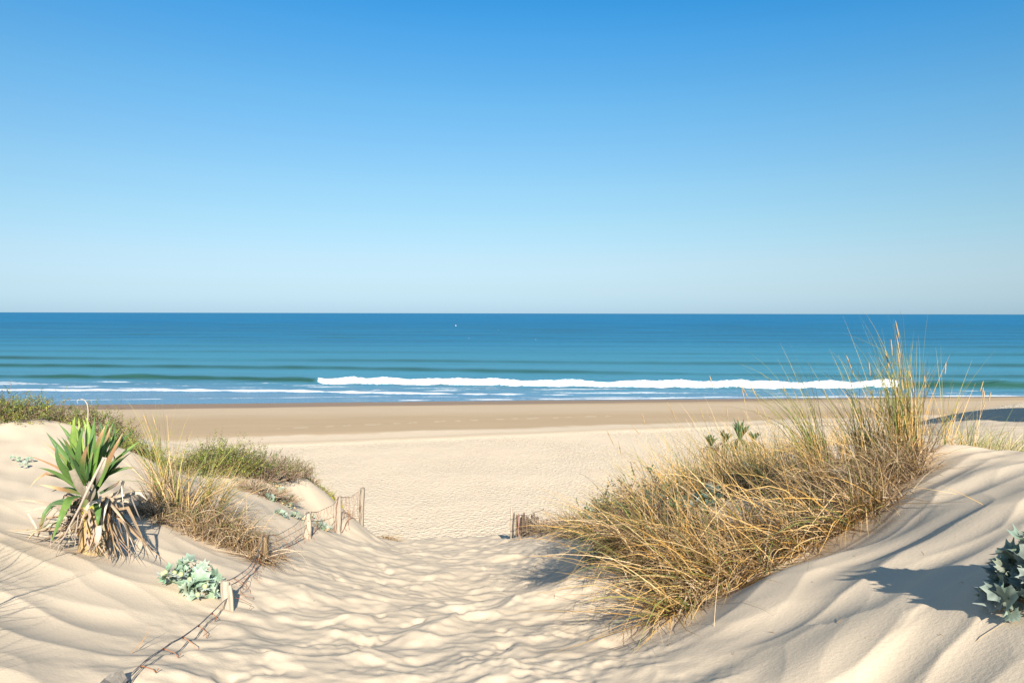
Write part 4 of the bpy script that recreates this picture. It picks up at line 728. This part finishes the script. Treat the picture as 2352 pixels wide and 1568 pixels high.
rt(2245, 0, 'thin marram with upright seed heads nearest the dark shaded dune', 7.6, nd_=30, ng=26, L=(.4, .8), gl=(.5, .85), rad=.2, az=20, azs=70, lean=.3, leans=.2, bend=.7, heads=5, hl=.85, w=.0038, under=50)
for k, (px, Y) in enumerate([(2200,8.6),(2270,9.2),(2330,9.0),(2390,9.0),(2300,7.6),(2365,7.4),(2240,10.4),(2330,10.0)]):
    rt(px, 0, 'pale wispy marram on the far right behind the sand crest', Y, nd_=75, ng=60, L=(.35, .66), gl=(.4, .72), rad=.22, az=10, azs=70, lean=.6, leans=.3, bend=1.0, dry=[(.55,.45,.22), (.46,.37,.2)], green=[(.25,.28,.10), (.2,.24,.09)], heads=1 if k < 4 else 0, hl=.55, w=.0036, under=40)
# straw clumps along the upper edge
UP = [(1400,10.2,.55),(1445,9.8,.7),(1490,9.2,.8),(1530,9.0,.85),(1570,8.8,.9),(1615,8.6,.95),(1660,8.3,.85),(1705,8.2,.95),(1750,8.0,.95),(1790,7.8,.9),(1830,7.4,.8),(1600,9.8,.7),(1690,9.6,.75),(1780,9.2,.75),(1850,8.8,.75),(1930,8.0,.8),(1632,11.5,.5),(1672,11.8,.48),(1722,11.6,.48),(1758,11.2,.5)]
for k, (px, Y, h) in enumerate([(a, b, c * (1.3 if a < 1720 else 1.15)) for a, b, c in UP]):
    rt(px, 0, 'straw-coloured marram along the upper edge of the right-hand tangle, below the small yuccas', Y, nd_=62, ng=18, L=(h * .4, h * .95), gl=(h * .6, h), rad=.2, az=175, azs=60, lean=.32, leans=.25, bend=.8, heads=1, hl=h * 1.12, w=.0042, under=90)
# wiry brown stand below the tallest clump
for k, (px, py) in enumerate([(1960,1130),(2030,1110),(1900,1150),(2070,1095),(1990,1165),(1840,1160)]):
    rt(px, py, 'stiff brown marram stalks hanging down the bank under the tallest clump', nd_=170, ng=10, L=(.3, .65), rad=.16, az=225, azs=60, lean=.45, leans=.35, bend=1.3, dry=STRAW[3:5] + GREYS, w=.0036, under=130, kink=.35)
# straw lying down the bank to the left and towards the path
MIDR = [(1580,1275),(1540,1245),(1560,1215),(1610,1240),(1680,1220),(1740,1225),(1800,1205),(1860,1215),(1540,1280),(1620,1300),(1700,1275),(1780,1260),(1640,1330)]
for k, (px, py) in enumerate(MIDR):
    rt(px, py, 'golden straw blades combed down to the left in the middle of the right-hand tangle', nd_=46, ng=8, inner=.45, L=(.55, 1.1), gl=(.5, 1.0), rad=.16, az=222, azs=26, lean=.85, leans=.3, bend=.75, heads=1 if k % 3 == 0 else 0, hl=.9, w=.0050, under=60)
LOW = [(1585,1385),(1625,1362),(1690,1335),(1755,1305),(1820,1270),(1885,1240),(1950,1205),(2010,1170),(1600,1335),(1560,1405)]
for k, (px, py) in enumerate(LOW):
    rt(px, py, 'long straw and green blades lying over the lower rim of the right-hand tangle', nd_=48, ng=11, inner=.25, L=(.55, 1.1), gl=(.5, 1.05), rad=.12, az=232, azs=20, lean=1.05, leans=.22, bend=.55, heads=1 if k % 3 == 1 else 0, hl=.8, w=.0048, under=50, kink=.15)
for k, (px, py) in enumerate([(1540,1325),(1590,1335),(1510,1285)]):
    rt(px, py, 'taller straw arching out over the shaded hollow beside the path', nd_=100, ng=14, inner=.9, L=(.45, .9), rad=.2, az=205, azs=50, lean=.38, leans=.22, bend=1.2, dry=STRAW[2:] + GREYS[1:] + INNER, w=.0050, under=130, kink=.25)
for px, py in ((1345, 1228), (1400, 1275), (1470, 1320), (1440, 1255)):
    rt(px, py, 'sparse long blades drooping over the shaded path at the left end of the tangle', nd_=34, ng=12, inner=.2, L=(.55, 1.05), rad=.14, az=222, azs=26, lean=.8, leans=.3, bend=.8, w=.0046, under=20)
rt(1370, 1222, 'drooping brown marram hanging over the shaded path at the left end of the tangle', nd_=90, ng=18, L=(.3, .7), gl=(.35, .75), rad=.2, az=215, azs=35, lean=.9, leans=.3, bend=.9, dry=STRAW[3:5] + GREYS, w=.0042, under=70)
rt(1455, 1258, 'dark brown marram drooping just above the shaded hollow beside the path', nd_=100, ng=16, L=(.4, .85), rad=.16, az=215, azs=30, lean=1.0, leans=.25, bend=.7, dry=STRAW[3:5] + GREYS, w=.0044, under=60)
for k, (px, Y) in enumerate([(1255, 13.6), (1290, 12.8), (1325, 12.0)]):
    rt(px, 0, ('matted dead brown grass right beside the paling fence', 'dead brown grass slumped between the paling fence and the bluish sea holly', 'dry brown grass just left of the bluish sea holly')[k], Y, nd_=130, ng=0, L=(.3, .6), rad=.25, az=200, azs=70, lean=.9, leans=.4, bend=1.0, dry=GREYS + [(.2,.14,.09)], w=.006, under=90)
for k, (px, Y) in enumerate([(1800, 13), (1870, 14), (1940, 15), (1560, 13), (2050, 13), (2000, 17), (2120, 17)]):
    rt(px, 0, 'low scattered grass on the grey sand behind the right-hand tangle', Y, nd_=60, ng=40, L=(.25, .5), rad=.5, az=180, azs=90, lean=.5, leans=.3, bend=1.0, green=[(.22,.25,.09), (.17,.2,.07)], w=.005, under=60)
# ------------------------------------------------------------------ stray stems and litter on the sand
def strand(px, py, L, az, label, grp, th=1.45, bend=.15, w=.0016, col=None, name='loose_straw'):
    b = hit(px, py); m = MB(); c = pick(STRAW if col is None else [col], 1)
    ribbons(m, b[None] - (0, 0, .004), np.array([R(az)]), np.array([th]), np.array([bend]), np.array([L]), np.array([w]), c, c, kink=0, lift=.004)
    o = m.build_top(name, M_GRASS, b); return tag(o, label, 'grass stem', grp)
for px, py, L, az, th, l in [(1855,1310,.45,60,.5,'single pale stem standing in the sand right of the lower rim of the tangle'),(1640,1440,.35,70,.5,'thin pale stem standing on the sand at the foot of the tangle'),(2105,1216,.5,50,1.0,'bent dry stem stuck in the sand slope with its curved shadow'),(2200,1135,.3,170,1.4,'straight dry stem lying on the crest of the right slope'),(2260,1158,.25,130,1.2,'short yellow stem on the upper right slope'),
                             (2230,1486,.30,5,1.5,'long dry stem lying low on the sand under the big sea holly'),(1975,1185,.35,20,1.45,'dry stem lying at the right flank of the tangle'),(1460,1520,.25,170,1.45,'dry stem curled on the trodden sand under the tangle')]:
    strand(px, py, L, az, l, None, th)
tag(strand(1392, 1490, .32, 10, 'dark stick lying on the trodden sand below the tangle', None, 1.42, .1, .014, (.09,.075,.065), 'stick'), None, 'stick')
for k in range(34):
    px, py = rng.uniform(560, 2300), rng.uniform(1270, 1560); strand(px, py, rng.uniform(.02, .07), rng.uniform(0, 360), 'small dry scrap of stem lying on the bare sand', 'scraps of stem on the sand', 1.45, .1, .0022, (.33,.22,.12), 'plant_scrap')
for px, py, a, l in [(300,1500,30,'thin brown twig standing on the sand left of the wire'),(465,1462,60,'short brown twig on the sand right of the wire'),(318,1490,75,'tiny forked twig on the sand left of the wire')]:
    strand(px, py, .14, a, l, None, .7, .3, .003, (.33,.2,.1), 'twig')
# ------------------------------------------------------------------ gulls over the water
def gull(px, py, Y, az, flap, label):
    c = at(px, py, Y); m = MB(); a = R(az); fx = np.array([math.cos(a), math.sin(a), 0]); sx = np.array([-math.sin(a), math.cos(a), 0]); up = np.array([0, 0, 1.])
    k = np.linspace(-1, 1, 9); m.tube(c + fx * (.24 * k)[:, None] + up * (.01 * np.cos(k * 1.5))[:, None], .075 * (1 - np.abs(k) ** 2.2) + .006, np.array([(.8,.8,.8)] * 8 + [(.7,.5,.1)]), 8)
    for s in (-1, 1):
        st = np.linspace(0, 1, 7)[:, None]; ln = c + s * sx * (.68 * st) + up * (flap * np.sin(st * 2.4) * .3) + fx * (.10 * np.sin(st * 3) - .05 * st)
        ch = .16 * (1 - st ** 2 * .85); m.add(np.stack([ln + fx * ch * .45, ln + up * .015, ln - fx * ch * .55], 1).reshape(-1, 3), grid_faces(7, 3), np.repeat(np.where(st > .86, .06, .72) * np.ones((1, 3)), 3, 0))
    q = c - fx * .22; m.add([q + sx * .04, q - sx * .04, q - fx * .13 - sx * .07, q - fx * .13 + sx * .07], [[0, 1, 2, 3]], (.82,.82,.82))
    m.c = [q * (1 if flap == 1 else .55) for q in m.c]; return tag(m.build_top('gull', M_BIRD, c), label, 'bird', 'gulls over the sea')
gull(1047, 748, 300, 170, 1, 'largest white gull, wings raised, leftmost and highest of the four over the sea'); gull(1144.5, 758, 420, 200, .3, 'darker gull at the same height, right of the largest white one'); gull(1076.6, 777, 380, 160, .5, 'gull low over the water, below the largest white one'); gull(1230.5, 779.5, 400, 190, -.2, 'gull low over the water, rightmost of the four')
